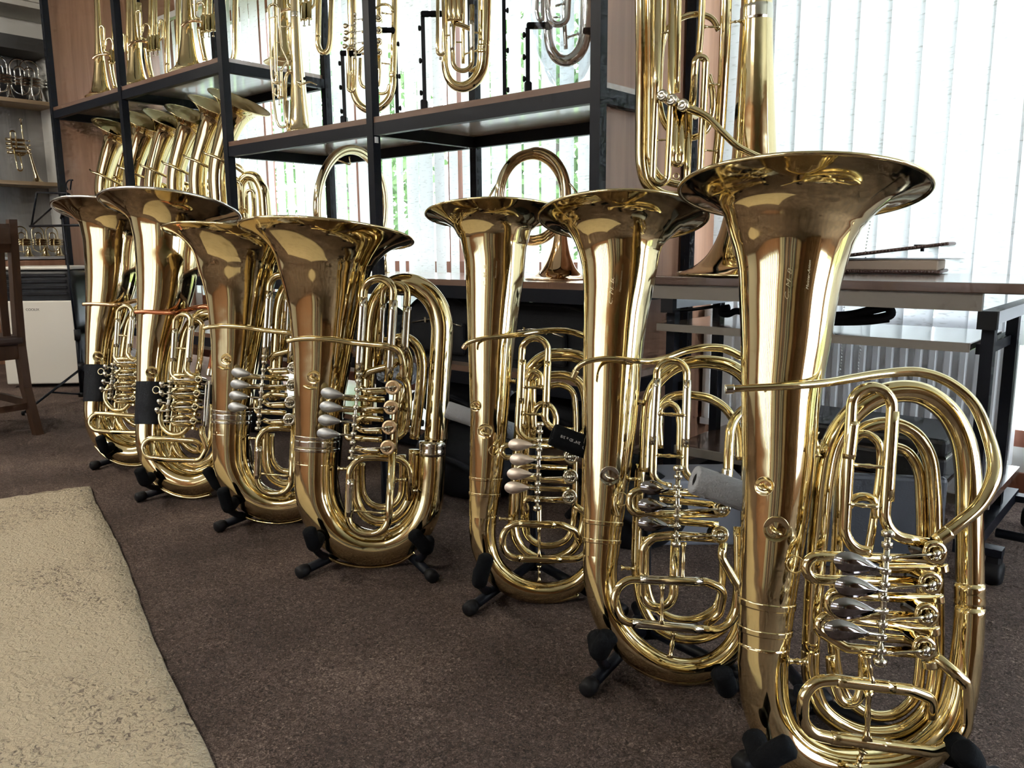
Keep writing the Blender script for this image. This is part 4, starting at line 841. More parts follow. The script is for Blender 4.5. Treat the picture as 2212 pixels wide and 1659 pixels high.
# ---- bent-bell tubas standing on the long lower shelf
def bent_tuba():
    g = Brass('bell_front_tuba', None, A41, '', 'tuba', 'bent-bell tubas on the rack', o=(0, 0, 0)); g.local = True
    pr = [(.153, .93, .172), (.1515, .927, .166), (.148, .92, .150), (.143, .908, .127), (.135, .89, .103), (.12, .86, .080), (.095, .81, .067), (.06, .73, .059), (.02, .62, .053), (.003, .53, .051), (0, .40, .049), (0, .22, .047)]
    g.bell(pr, rim=(0, 1.005, .306, .855), kb=6, seg=44, n=6, axn=.20)
    L = [(0, .23, .0475), (.004, .15, .047), (.04, .08, .046), (.11, .05, .044), (.19, .07, .042), (.245, .13, .040), (.26, .22, .038)]
    g.tube('bottom_bow', L, [q[2] for q in L]) if False else g.tube('bottom_bow', [(a, b, 0) for a, b, r in L], [r for a, b, r in L], seg=20)
    g.tube('outer_branch', [(.26, .21, 0), (.262, .35, 0), (.255, .46, 0), (.22, .52, -.005), (.17, .53, -.01), (.13, .49, -.015), (.12, .40, -.02), (.12, .22, -.02), (.15, .15, -.02)], [.036, .034, .032, .03, .028, .027, .026, .025, .024], seg=16)
    g.tube('valve_slide', [(.09, .30, .05), (.095, .50, .05, .03), (.15, .50, .05, .03), (.15, .30, .05)], .0095, f=.027)
    g.tube('valve_slide', [(.17, .32, .04), (.175, .45, .04, .03), (.22, .45, .04, .03), (.215, .28, .04)], .009, f=.025)
    g.tube('leadpipe', [(-.055, .665, .035), (-.03, .648, .06), (.02, .63, .068), (.07, .605, .06), (.115, .58, .03), (.15, .55, .0)], [.0065, .007, .0075, .008, .009, .01])
    g.tube('tuning_slide', [(.08, .22, .05), (.065, .15, .05, .03), (.16, .13, .05, .03), (.2, .2, .04)], .009, f=.03)
    for i in range(3):
        p = g.P(.10+.033*i, .27, .06); mk('valve_casing', *lathe([(.013, -.05), (.014, -.045), (.014, .05), (.012, .055), (.004, .056), (.004, .075), (.009, .076), (.009, .08)], 12, p, g.v), NICKEL if i == 9 else BRASS, g.root)
    return g
gb = bent_tuba()
spots = [(220, 2.44), (253, 2.60), (282, 2.44), (329, 2.50), (378, 2.52), (427, 2.46), (470, 2.44)]
wh = ['first from the wood-panelled end', 'second from the wood-panelled end', 'third from the wood-panelled end', 'fourth from the wood-panelled end', 'fifth from the wood-panelled end', 'sixth from the wood-panelled end', 'last before the thick middle post']
for i, ((px, Y), w_) in enumerate(zip(spots, wh)):
    q = on_y(px, 400, Y); loc = (q[0], Y, SC)
    if i == 0: gb.root.location = loc; gb.root['label'] = 'brass tuba with a bent bell on the rack, '+w_
    else: dup(gb.root, loc, A41+random.uniform(-.05, .05), 'brass tuba with a bent bell on the rack, '+w_)
# ---- bell-down euphoniums on the upper left shelf
q = on_y(294, 150, 2.5)
g = Brass('euphonium', None, A41, 'bell-down brass euphonium on the upper shelf, second from the wood panel', 'euphonium', 'bell-down euphoniums on the upper shelf', o=(q[0], 2.5, SA)); g.crop(180, 0, 6.9125)
q0 = None
zb = 1285
g.bell([(790, zb, 235), (790, zb-12, 222), (790, zb-35, 196), (790, zb-80, 165), (788, zb-150, 138), (784, zb-260, 116), (778, zb-420, 95), (768, zb-640, 76), (755, zb-950, 58), (742, zb-1300, 47), (735, zb-1500, 44)], seg=40, rim=(555, zb, 1025, zb))
g.tube('top_bow', [(735, zb-1480, 0), (740, -330, 0), (800, -420, 0), (900, -460, 0), (1050, -460, 0), (1180, -420, 0), (1240, -330, 0), (1250, -200, 0), (1245, 300, 0), (1250, 700, 0), (1255, 980, 0)], [44, 44, 44, 44, 44, 43, 42, 41, 40, 38, 36])
g.tube('lower_bow', [(1255, 960, 0), (1262, 1090, 0), (1310, 1170, 0), (1380, 1160, 0), (1415, 1050, 0), (1420, 700, 0), (1420, 200, 0), (1420, -200, 0)], [36, 36, 36, 36, 37, 38, 38, 38])
g.tube('valve_slide', [(960, 625, .06), (830, 610, .06, 60), (790, 160, .06, 40), (858, 160, .06, 40), (860, 560, .05), (930, 590, .05)], 19, f=40)
g.brace(790, 390, 862, 395, .06)
g.tube('branch', [(1010, -250, .0), (1005, 200, 0), (1000, 560, 0)], 34); g.tube('branch', [(1080, -250, .02), (1075, 300, .02), (1075, 560, .02)], 26); g.tube('branch', [(940, 700, .0), (975, 950, 0), (1020, 1150, 0)], [44, 40, 36])
g.tube('valve_slide', [(1130, 560, .04), (1140, 300, .04, 30), (1190, 300, .04, 30), (1180, 560, .04), (1120, 620, .04)], 17, f=30)
g.tube('valve_slide', [(880, 480, .05), (900, 380, .05), (960, 360, .05), (1000, 420, .05), (1000, 560, .05)], 16)
for i, (x, y) in enumerate([(975, 650), (1045, 640), (1108, 630)]):
    a = g.P(x, y-110, .05); b_ = g.P(x+6, y+110, .05); d = (b_-a)/np.linalg.norm(b_-a); Ln = np.linalg.norm(b_-a); r_ = g.R(33, a)
    vc = mk('valve_casing', *lathe([(r_*.8, 0), (r_, .003), (r_, Ln-.004), (r_*1.15, Ln-.004), (r_*1.15, Ln+.003), (r_*.4, Ln+.006)], 16, a, d), BRASS, g.root)
    mk('valve_button', *lathe([(r_*.22, Ln), (r_*.22, Ln+.028), (r_*.55, Ln+.029), (r_*.55, Ln+.034), (r_*.1, Ln+.036)], 12, a, d), NICKEL, vc)
g.tube('leadpipe', [(685, 690, .08), (720, 650, .08), (790, 620, .075), (900, 612, .07), (960, 620, .06)], [30, 26, 20, 18, 17], GOLDBR)
e2 = g.root
base = np.array(e2.location)
def ex(px): return on_y(px, 150, 2.5)[0]
for px, lb in [(216, 'bell-down brass euphonium on the upper shelf, first beside the wood panel'), (410, 'bell-down brass euphonium on the upper shelf, third from the wood panel'), (512, 'bell-down brass euphonium on the upper shelf, right of the thick middle post')]:
    dup(e2, (ex(px) if px < 500 else -4.05, 2.5 if px < 500 else 2.74, SA), A41+random.uniform(-.06, .06), lb)
# ---- bell-down baritone on the middle shelf
q = on_y(648, 150, 2.5)
g = Brass('baritone_horn', None, A41, 'bell-down brass baritone on the middle shelf beside the thick post', 'baritone', o=(q[0], 2.5, SB), metal=BRASS2); g.crop(560, 0, 5.531)
g.bell([(492, 1575, 180), (492, 1565, 170), (491, 1550, 155), (490, 1520, 140), (487, 1460, 126), (482, 1360, 114), (472, 1150, 98), (458, 850, 82), (444, 550, 68), (432, 250, 57), (426, 50, 50), (420, -100, 46)], seg=40, rim=(312, 1585, 672, 1555))
g.bandy(26, 38, .0012, NICKEL)
g.tube('top_bow', [(421, -80, 0), (410, -180, 0), (360, -270, 0), (280, -290, 0), (210, -250, 0), (185, -150, 0), (185, 100, 0), (190, 500, 0), (195, 950, 0)], [46, 45, 43, 40, 36, 32, 28, 25, 23])
g.tube('tuning_slide', [(345, 860, .03), (340, 720, .03, 60), (265, 560, .03, 60), (240, 300, .03), (235, 40, .03, 60), (110, 60, .03, 60), (118, 300, .03), (145, 900, .03), (180, 1250, .03), (205, 1430, .03, 60), (275, 1600, .03, 60), (330, 1480, .03), (340, 1200, .03)], 15, f=60)
g.tube('branch', [(350, 1560, .02), (320, 1400, .02), (310, 1100, .02), (318, 940, .02), (345, 870, .02), (390, 850, .02)], 22)
for x, y0, y1 in [(205, 850, 985), (262, 850, 1160), (232, 1010, 1180)]:
    a = g.P(x, y0, .05); b_ = g.P(x+5, y1, .05); d = (b_-a)/np.linalg.norm(b_-a); Ln = np.linalg.norm(b_-a); r_ = g.R(21, a)
    mk('valve_casing', *lathe([(r_*.8, 0), (r_*1.1, .003), (r_, .006), (r_, Ln-.006), (r_*1.1, Ln-.003), (r_*.3, Ln), (r_*.2, Ln+.025), (r_*.6, Ln+.026), (r_*.6, Ln+.03), (.0005, Ln+.03)], 14, a, d), BRASS2, g.root)
g.tube('valve_slide', [(160, 940, .05), (175, 990, .05), (240, 985, .05)], 13); g.tube('valve_slide', [(185, 1050, .05), (190, 1130, .05), (280, 1150, .05)], 12); g.tube('valve_slide', [(260, 850, .04), (320, 740, .03), (375, 680, .0), (350, 500, .0), (345, 340, .0), (365, 270, .0)], 14)
for a, b, c, d in [(120, 218, 235, 185), (270, 318, 372, 312), (210, 508, 258, 508), (225, 725, 305, 738)]: g.brace(a, b, c, d, .03, .0022)
p = g.P(545, 940, .055); mk('lyre_socket', *lathe([(.006, -.01), (.008, 0), (.008, .004), (.0045, .005), (.004, .001)], 12, p, g.n), DARKHOLE, g.root)
g.tube('lyre_bracket', [(450, 975, .06), (520, 1000, .065), (600, 980, .06), (690, 1015, .05)], [10, 13, 10, 5], BRASS2)
# ---- upright instrument holders
def holder(name, o, ang, label, arms, base_w=.14, pad=None):
    r = root(name, o, ang, label, 'instrument stand', 'instrument stands on the middle shelf'); o = np.asarray(o); u = np.array([math.cos(ang), math.sin(ang), 0]); n = np.array([math.sin(ang), -math.cos(ang), 0]); z = np.array([0, 0, 1.])
    R_ = rotz(ang); L = lambda a, b, c: o+u*a+n*b+z*c
    mk('base_bar', *rboxm(L(0, 0, .012), (base_w*2, .03, .02), .004, 1, R_), BLKM, r, smooth=False)
    mk('cradle', *rboxm(L(0, .0, .036), (.10, .05, .022), .006, 2, R_), RUBBER, r, smooth=False)
    for sx, h in arms:
        x = sx
        mk('foot', *rboxm(L(x, .02, .035), (.028, .05, .07), .005, 1, R_), BLKM, r, smooth=False)
        p = mk('upright', *boxm(L(x, 0, .05+h/2), (.016, .008, h), R_), BLKM, r, smooth=False)
        for k in range(3): mk('knob', *lathe([(.006, 0), (.011, .003), (.011, .010), (.007, .012)], 12, L(x+(.008 if sx > 0 else -.008), 0, .06+h*(.12+.36*k)), u*(1 if sx > 0 else -1)), RUBBER, p)
        mk('padded_arm', *rboxm(L(x-(.045 if sx > 0 else -.045), .03, .05+h), (.10, .022, .024), .008, 2, R_), FOAMB, r, smooth=False)
    mk('front_foot', *boxm(L(base_w*.9, .07, .014), (.02, .14, .018), R_), BLKM, r, smooth=False)
    return r
# ---- rotary baritone upright in its holder
q = on_y(798, 245, 2.56); g = Brass('baritone_horn', None, A41, 'upright rotary baritone behind a rack post, held in a black stand', 'baritone', o=(q[0], 2.56, SB+.045)); g.crop(720, 0, 6.144)
g.bell([(225, -900, 190), (228, -880, 170), (232, -830, 140), (238, -740, 110), (243, -550, 88), (246, -250, 70), (250, 150, 60), (258, 600, 53), (266, 950, 50)], seg=36, rim=(35, -900, 415, -900))
L = [(265, 930, 50), (262, 1120, 50), (285, 1270, 50), (350, 1390, 50), (450, 1455, 50), (560, 1450, 49), (670, 1390, 48), (750, 1290, 47), (788, 1160, 46), (798, 950, 45), (805, 600, 43), (815, 200, 41), (818, -300, 39)]
g.tube('bottom_bow', [(a, b, 0) for a, b, c in L], [c for a, b, c in L], seg=20)
g.tube('top_bow', [(818, -280, 0), (800, -420, 0), (720, -490, 0), (640, -440, 0), (610, -300, 0), (605, 0, 0), (600, 300, 0)], [39, 37, 35, 33, 31, 29, 27])
collar(g, 795, 955, 790, 1030, 52, 0)
g.tube('valve_slide', [(240, 640, .05), (190, 620, .05, 45), (195, 1215, .05, 45), (288, 1215, .05, 45), (290, 620, .05, 45), (240, 640, .05)], 19, f=45); g.brace(205, 995, 280, 998, .05, .0022)
g.tube('valve_slide', [(360, 770, .04), (352, 1050, .04, 60), (385, 1160, .04, 60), (600, 1160, .04, 60), (612, 950, .04), (605, 700, .04)], 22, f=60)
g.tube('valve_slide', [(330, 700, .04), (400, 640, .04), (520, 600, .04), (600, 620, .04)], 22); g.tube('valve_slide', [(560, 110, .02), (640, 62, .02), (740, 72, .02), (785, 150, .02)], 18); g.tube('inner_bow', [(560, 1220, 0), (640, 1245, 0), (710, 1220, 0), (745, 1120, 0)], 20)
for y in (240, 400, 550, 690): g.rotor(600, y, 48, .06, .045, arm=(300, y+20), cap=BRASS2); g.tube('valve_slide', [(580, y+30, .04), (380, y+20, .04)], 18)
g.hinge(290, 210, 285, 740, .005, .07, 8)
for x, y in [(160, 345), (170, 435), (160, 520), (150, 615)]: g.lever(x, y, 55, 62, 280, y-15, .08, BRASS2)
g.brace(640, 172, 772, 188, .0, .003); g.brace(640, 838, 750, 850, .0, .003)
holder('instrument_stand', (q[0], 2.57, SB), A41, 'black adjustable holder around the rotary baritone on the middle shelf', [(-.125, .30), (.125, .40)])
# ---- baritone in the next holder
q = on_y(1000, 195, 2.56); g = Brass('baritone_horn', None, A41, 'upright brass baritone in the middle of the right rack bay', 'baritone', o=(q[0], 2.56, SB+.045)); g.crop(920, 0, 5.821)
L = [(238, 500, 40), (238, 700, 42), (245, 850, 46), (285, 985, 52), (360, 1070, 58), (455, 1095, 64), (560, 1060, 70), (650, 970, 75), (705, 850, 79), (725, 700, 80), (733, 500, 80)]
g.bell([(760, -900, 190), (758, -880, 178), (755, -830, 158), (752, -740, 136), (750, -550, 112), (747, -250, 96), (742, 100, 87), (735, 520, 80)], seg=36, rim=(570, -900, 950, -900))
g.tube('bottom_bow', [(a, b, 0) for a, b, c in L], [c for a, b, c in L], seg=22); collar(g, 729, 565, 723, 680, 84, 0)
g.tube('branch', [(238, 520, 0), (240, 200, 0), (245, -200, 0), (280, -330, 0), (380, -380, 0), (460, -300, 0), (470, 0, 0), (468, 300, 0), (470, 800, 0)], [40, 38, 35, 33, 31, 29, 27, 25, 22])
g.tube('valve_slide', [(345, 260, .05), (335, 600, .05), (345, 890, .05, 120), (580, 890, .05, 120), (578, 400, .05), (580, 60, .05)], 29, f=115, n=10)
for a, b, c, d in [(328, 300, 334, 640), (578, 260, 580, 640)]: g.tube('slide_sleeve', [(a, b, .05), (c, d, .05)], 31, NICKEL)
g.tube('valve_slide', [(150, -100, .06), (145, 600, .06), (150, 690, .06, 45), (232, 690, .06, 45), (225, 400, .06), (212, -100, .06)], 22, f=42)
g.tube('valve_slide', [(345, -100, .05), (350, 100, .05), (360, 190, .05, 50), (455, 190, .05, 50), (450, 0, .05), (450, -120, .05)], 27, f=48); g.tube('valve_slide', [(330, 290, .04), (440, 315, .04), (560, 365, .03)], 30); g.tube('inner_bow', [(520, 860, 0), (580, 885, 0), (640, 850, 0)], 26)
g.brace(235, 450, 315, 440, .05, .003); g.brace(600, 408, 660, 412, .03, .003); g.brace(380, 530, 460, 532, .0, .003); g.brace(485, 680, 650, 635, .0, .003)
p = g.P(185, 735, .065); mk('water_key', *lathe([(.004, -.006), (.006, -.003), (.006, .003), (.003, .006)], 10, p, g.u), NICKEL, g.root)
for x in (300, 360, 420):
    a = g.P(x, -60, .05); mk('valve_casing', *lathe([(.013, -.1), (.014, -.09), (.014, .03), (.012, .035)], 14, a, g.v), BRASS, g.root)
holder('instrument_stand', (q[0], 2.57, SB), A41, 'black adjustable holder around the upright brass baritone in the right bay', [(-.17, .36), (.17, .44)])
# ---- silver baritone wrapped in clear plastic
q = on_y(1222, 145, 2.56); g = Brass('baritone_horn', None, A41, 'silver baritone wrapped in clear plastic at the right end of the rack', 'baritone', o=(q[0], 2.56, SB+.05), metal=SILVER); g.crop(920, 0, 5.821)
L = [(1535, 300, 55), (1545, 500, 60), (1590, 650, 66), (1670, 740, 70), (1770, 765, 74), (1870, 720, 77), (1950, 620, 79), (1995, 480, 80), (2015, 300, 80)]
g.bell([(2060, -900, 190), (2058, -880, 178), (2055, -830, 158), (2050, -740, 136), (2045, -550, 112), (2038, -250, 96), (2028, 50, 87), (2014, 320, 80)], seg=36, rim=(1870, -900, 2250, -900))
g.tube('bottom_bow', [(a, b, 0) for a, b, c in L], [c for a, b, c in L], seg=22)
g.tube('branch', [(1535, 320, 0), (1530, 0, 0), (1535, -250, 0), (1600, -350, 0), (1700, -330, 0), (1740, -200, 0), (1740, 200, 0), (1760, 620, 0)], [55, 50, 45, 40, 36, 33, 30, 28])
g.tube('valve_slide', [(1400, -100, .05), (1395, 150, .05), (1420, 250, .05, 40), (1470, 250, .05, 40), (1465, -100, .05)], 26, f=40); g.tube('valve_slide', [(1530, -80, .04), (1540, 160, .04), (1570, 310, .04, 110), (1770, 310, .04, 110), (1790, 0, .04), (1790, -150, .04)], 40, f=110)
g.brace(1580, 90, 1740, 40, .04, .004); g.brace(1590, 220, 1690, 215, .04, .003); g.brace(1780, 470, 1920, 425, .0, .004)
holder('instrument_stand', (q[0], 2.57, SB), A41, 'black adjustable holder under the silver plastic-wrapped baritone', [(-.15, .22), (.15, .2)])
FILM = bpy.data.materials.new('clear_plastic_film'); FILM.use_nodes = True
fn = FILM.node_tree.nodes; flk = FILM.node_tree.links; fn.clear(); fo = fn.new('ShaderNodeOutputMaterial'); fm = fn.new('ShaderNodeMixShader'); ft = fn.new('ShaderNodeBsdfTransparent'); fg = fn.new('ShaderNodeBsdfGlossy'); fg.inputs['Roughness'].default_value = .12; ft.inputs['Color'].default_value = (.9, .93, .96, 1)
fly = fn.new('ShaderNodeLayerWeight'); fly.inputs['Blend'].default_value = .25; fmm = fn.new('ShaderNodeMath'); fmm.operation = 'MULTIPLY_ADD'; fmm.inputs[1].default_value = .5; fmm.inputs[2].default_value = .08
flk.new(fly.outputs['Facing'], fmm.inputs[0]); flk.new(fmm.outputs[0], fm.inputs[0]); flk.new(ft.outputs[0], fm.inputs[1]); flk.new(fg.outputs[0], fm.inputs[2]); flk.new(fm.outputs[0], fo.inputs[0])
def crumple(c, s, sub=4, amp=.12, seed=1, flat=None):
    bm = bmesh.new(); bmesh.ops.create_icosphere(bm, subdivisions=sub, radius=1.0); r = np.random.default_rng(seed); K = r.normal(size=(14, 3))*2.6; ph = r.random(14)*6.3
    V = []
    for v in bm.verts:
        p = np.array(v.co); k = 1+amp*sum(abs(math.sin(K[i]@p+ph[i])) for i in range(14))/7-amp
        p = p*k
        if flat is not None: p[2] = max(p[2], flat)
        V.append(p*np.asarray(s)+np.asarray(c))
    F = [tuple(q.index for q in f.verts) for f in bm.faces]; bm.free(); return np.array(V), F
cc = g.P(1740, 250, 0)
fw_ = mk('plastic_wrap', *crumple(cc+np.array([0, 0, .06]), (.115, .115, .30), 4, .22, 5), FILM, g.root, smooth=False); fw_['label'] = 'clear plastic wrap'
# ---- circular horns on the lower shelf
def coil(g, cx, cy, rx, ry, loops, r0, dr, px_scale, D, tilt=1, start=0., name='coil'):
    amp = math.sqrt(max(0, ry*ry-rx*rx))/px_scale*D/FPX*tilt
    for k in range(loops):
        f = 1-.062*k; P_ = [(cx+rx*f*math.cos(t), cy-ry*f*math.sin(t), amp*f*math.cos(t)+.0*k) for t in np.linspace(0, 2*math.pi, 25)]
        Q = g.pts(P_, 0.); rr = g.R(r0-dr*k, Q[0]); g0 = mk(name, *sweep(catmull(Q, 4)[:-1], rr, 14, closed=True), g.m, g.root)
q = on_y(1200, 590, 2.52); g = Brass('circular_horn', None, A41, 'circular brass horn standing on its bell in the right rack bay', 'horn', o=(q[0], 2.52, SC), metal=BRASS2); g.crop(1020, 300, 5.185)
coil(g, 672, 655, 385, 510, 3, 33, 5, 5.185, 3.0, -1)
g.tube('outer_coil', [(620, 150, 0), (720, 130, 0), (850, 170, 0), (960, 270, -.0), (1030, 420, 0), (1055, 600, 0), (1040, 800, 0), (1010, 980, 0), (992, 1120, 0)], [34, 38, 42, 46, 50, 54, 58, 62, 68], seg=18)
g.bell([*[(a, b+g.rowz(a)-1575, c) for a, b, c in [(965, 1575, 375), (966, 1568, 350), (968, 1552, 305), (970, 1525, 255), (973, 1480, 205), (978, 1410, 160), (983, 1310, 118), (988, 1200, 88), (992, 1080, 68)]]], seg=44, rim=(590, 1575, 1340, 1575), m=GOLDBR)
g.tube('leadpipe', [(160, 720, .05), (210, 620, .05), (270, 520, .03), (340, 420, .02)], 13); g.tube('hand_stop', [(1090, 500, .02), (1140, 560, .03), (1200, 640, .03)], 11)
q = on_y(770, 600, 2.55); g = Brass('circular_horn', None, A41, 'tall circular brass horn behind the wide bell of the grey-levered tuba', 'horn', o=(q[0], 2.55, SC), metal=BRASS2); g.crop(480, 300, 5.183)
coil(g, 1440, 760, 385, 660, 2, 34, 4, 5.183, 3.7, -1)
g.bell([*[(a, b+g.rowz(a)-1560, c) for a, b, c in [(1420, 1560, 320), (1420, 1552, 300), (1422, 1540, 260), (1425, 1515, 210), (1430, 1470, 160), (1440, 1390, 115), (1455, 1250, 80), (1470, 1100, 55)]]], seg=40, rim=(1100, 1560, 1740, 1560))
g.tube('water_key', [(1260, 230, .02), (1330, 250, .03), (1430, 285, .03), (1425, 200, .03)], 9); g.ring(1300, 170, 26, 7, .03, name='stay')
q = on_y(506, 600, 2.78); g = Brass('circular_horn', None, A41, 'circular brass horn with rotary valves half hidden by the thick rack post', 'horn', o=(q[0], 2.78, SC), metal=BRASS2); g.crop(480, 300, 5.183)
coil(g, 105, 760, 262, 480, 2, 22, 4, 5.183, 4.3, -1)
g.tube('leadpipe', [(150, 280, .02), (220, 320, .02), (242, 390, .02), (205, 490, .02), (180, 570, .02), (185, 700, .02), (190, 950, .02)], 12)
for y in (660, 760, 860): g.ring(200, y, 28, 10, .03, NICKEL, 'rotor_ring'); 
g.bell([*[(a, b+g.rowz(a)-1560, c) for a, b, c in [(60, 1560, 280), (60, 1550, 255), (61, 1535, 215), (63, 1500, 165), (66, 1440, 120), (70, 1340, 80), (75, 1200, 50)]]], seg=36, rim=(-220, 1560, 340, 1560))
q = on_y(834, 592, 2.75); t = root('hand_bell', (q[0], 2.75, SC), 0, 'tiny brass bell standing on the rack shelf behind the wide-bell tuba', 'bell')
mk('bell_cup', *lathe([(.022, 0), (.018, .004), (.012, .02), (.008, .05), (.004, .08)], 16, (q[0], 2.75, SC)), BRASS2, t); mk('handle', *lathe([(.004, .08), (.009, .09), (.009, .1), (.003, .11)], 12, (q[0], 2.75, SC)), BRASS2, t)
# ---- big bell-down tuba on the desk
DZ = .775
q = on_y(1626, 588, 2.52); g = Brass('tuba', None, A41, 'large bell-down tuba with three silver valve caps standing on the desk', 'tuba', o=(q[0], 2.52, DZ)); g.crop(1360, 0, 2.591)
g.bell([(690, 1528, 415), (690, 1523, 400), (690, 1512, 370), (690, 1490, 325), (690, 1455, 280), (690, 1400, 235), (691, 1320, 195), (692, 1220, 165), (694, 1080, 141), (697, 880, 122), (701, 600, 107), (706, 300, 94), (711, 60, 86), (714, -250, 78)], seg=56, rim=(275, 1528, 1105, 1528), m=GOLDBR if False else None)
g.bandy(12, 46, .0016, NICKEL)
g.tube('outer_branch', [(714, -230, 0), (712, -420, 0), (650, -560, 0), (500, -620, 0), (300, -620, 0), (150, -560, 0), (80, -420, 0), (68, -200, 0), (70, 300, 0), (66, 700, 0), (70, 930, 0), (100, 1030, 0), (180, 1090, 0), (290, 1100, 0), (400, 1080, 0), (470, 1000, 0), (495, 850, 0), (520, 500, 0), (538, 100, 0), (545, -300, 0)], [78, 74, 68, 62, 56, 50, 44, 40, 37, 35, 34, 33, 32, 31, 30, 30, 30, 31, 32, 33], seg=18)
g.tube('inner_branch', [(115, -200, .02), (118, 300, .02), (116, 700, .02), (120, 900, .02), (165, 990, .02), (260, 1030, .02), (360, 1030, .02), (430, 970, .02)], 21)
g.tube('valve_slide', [(165, -100, .06), (150, 500, .06), (128, 1015, .06, 60), (210, 1040, .06, 60), (232, 600, .06), (240, -100, .06)], 20, f=48)
g.brace(165, 185, 235, 180, .06, .0028); g.brace(145, 785, 215, 782, .06, .0028); g.brace(420, 150, 505, 152, .03, .0028); g.brace(565, 125, 620, 118, 0, .0035); g.brace(415, 840, 490, 846, .03, .0028); g.brace(440, 468, 500, 474, .02, .0028)
g.tube('valve_slide', [(272, -100, .05), (262, 520, .05)], 20); g.tube('valve_slide', [(265, 600, .06), (248, 900, .06), (262, 948, .06, 20), (290, 900, .06, 20), (292, 620, .06)], 20, f=18); g.ring(260, 985, 16, 3.5, .06, name='slide_ring')
g.tube('valve_slide', [(335, 630, .05), (320, 1020, .05, 22), (380, 1030, .05, 22), (395, 960, .05), (428, 330, .07, 30), (370, 310, .07, 30), (352, 590, .07)], 20, f=36)
g.tube('valve_slide', [(410, -100, .03), (400, 150, .03), (388, 310, .03)], 19)
g.tube('inner_bow', [(190, -100, .0), (185, 150, .0), (168, 450, .0), (170, 600, .0), (215, 720, .0), (320, 772, .0), (420, 740, .0), (462, 640, .0), (465, 520, .0), (440, 420, .0)], 18)
g.tube('inner_bow', [(180, 260, -.01), (215, 160, -.01), (290, 100, -.01), (380, 80, -.01), (460, 105, -.01), (500, 170, -.01)], 17)
for i, (x, y, rr_) in enumerate([(186, 536, 30), (238, 560, 31), (300, 590, 33)]):
    p = g.P(x, y, .085); R_ = g.R(rr_, p); ax_ = -g.u*.55+g.n*.8+g.v*.15
    vc = mk('valve_casing', *lathe([(R_*.85, -.10), (R_*.9, -.09), (R_*.9, -.01), (R_, -.008), (R_, 0)], 20, p, ax_), BRASS, g.root); mk('valve_cap', *lathe([(R_, -.002), (R_*1.05, .001), (R_*1.05, .008), (R_*.7, .012), (R_*.6, .010), (R_*.3, .012), (.0005, .013)], 20, p, ax_), NICKEL, vc)
g.tube('leadpipe', [(325, 605, .075), (390, 630, .08), (440, 660, .085), (520, 740, .095), (600, 815, .1), (680, 860, .1), (760, 895, .1)], [24, 22, 20, 19, 19, 20, 20])
# ================================================================== desk by the window
DESKT = wood('desk_walnut_laminate', (.095, .06, .048), (.14, .092, .075), .25, 2, (.6, 8, 8), .0); DESKT.node_tree.nodes['Principled BSDF'].inputs['Coat Weight'].default_value = 1.; DESKT.node_tree.nodes['Principled BSDF'].inputs['Coat Roughness'].default_value = .12; GREYP = mat('greige_edge', (.20, .175, .15), .45); ALU = mat('pale_grey_steel', (.55, .57, .60), .35, .3)
dk = root('computer_desk', (-.9, 2.6, 0), 0, 'walnut-topped computer desk with black legs on castors in front of the radiator', 'desk')
dx0, dx1 = -1.40, -.16; dy0, dy1 = 2.29, 2.95
mbox('desktop', (dx0, dy0, .745), (dx1, dy1, .772), DESKT, dk, .003); mbox('apron', (dx0+.0, dy0+.01, .70), (-.435, dy0+.03, .745), GREYP, dk)
LEGS = {}
for sx, x in (('l', -1.33), ('r', -.42)):
    mbox('side_frame', (x-.02, dy0+.012, .668), (x+.02, dy1-.05, .70), ALU, dk)
    mbox('frame_cap', (x-.022, dy0+.005, .655), (x+.022, dy0+.03, .70), RUBBER, dk)
    for y in (dy0+.05, dy0+.37): mbox('leg', (x-.0145, y-.018, .10), (x+.0145, y+.018, .668), BLKM, dk)
    mbox('foot_bar', (x-.025, dy0-.03, .075), (x+.025, dy0+.58, .11), BLKM, dk)
    mbox('tray_bracket', (x-(.03 if sx == 'r' else -.0), dy0+.06, .585), (x+(0 if sx == 'r' else .03), dy0+.45, .612), BLKM, dk)
    for y in (dy0+.0, dy0+.55):
        xo = x; x = x+(.055 if sx == 'r' else 0)
        c = mk('castor', *lathe([(.006, -.022), (.026, -.022), (.033, -.014), (.033, .014), (.026, .022), (.006, .022)], 20, (x+.012, y, .034), (1, 0, 0)), RUBBER, dk)
        mk('castor_fork', *rboxm((x+.012, y, .068), (.035, .035, .03), .006, 1), RUBBER, c, smooth=False); x = xo
        mbox('castor_arm', (x-.02, y-.02, .08), (x+.085 if sx == 'r' else x+.03, y+.02, .10), BLKM, dk)
mbox('keyboard_tray', (-1.37, dy0+.02, .597), (-.455, dy0+.42, .617), DESKT, dk, .002); mbox('tray_edge', (-1.37, dy0+.012, .594), (-.455, dy0+.0205, .6175), GREYP, dk)
mbox('lower_shelf', (-1.33, dy0+.06, .185), (-.385, dy0+.48, .205), DESKT, dk); mbox('shelf_edge', (-1.33, dy0+.05, .18), (-.385, dy0+.06, .208), GREYP, dk)
mk('stretcher', *sweep(np.array([(-.36, dy0+.03, .13), (.2, dy0+.03, .13)]), .012, 12), BLKM, dk)
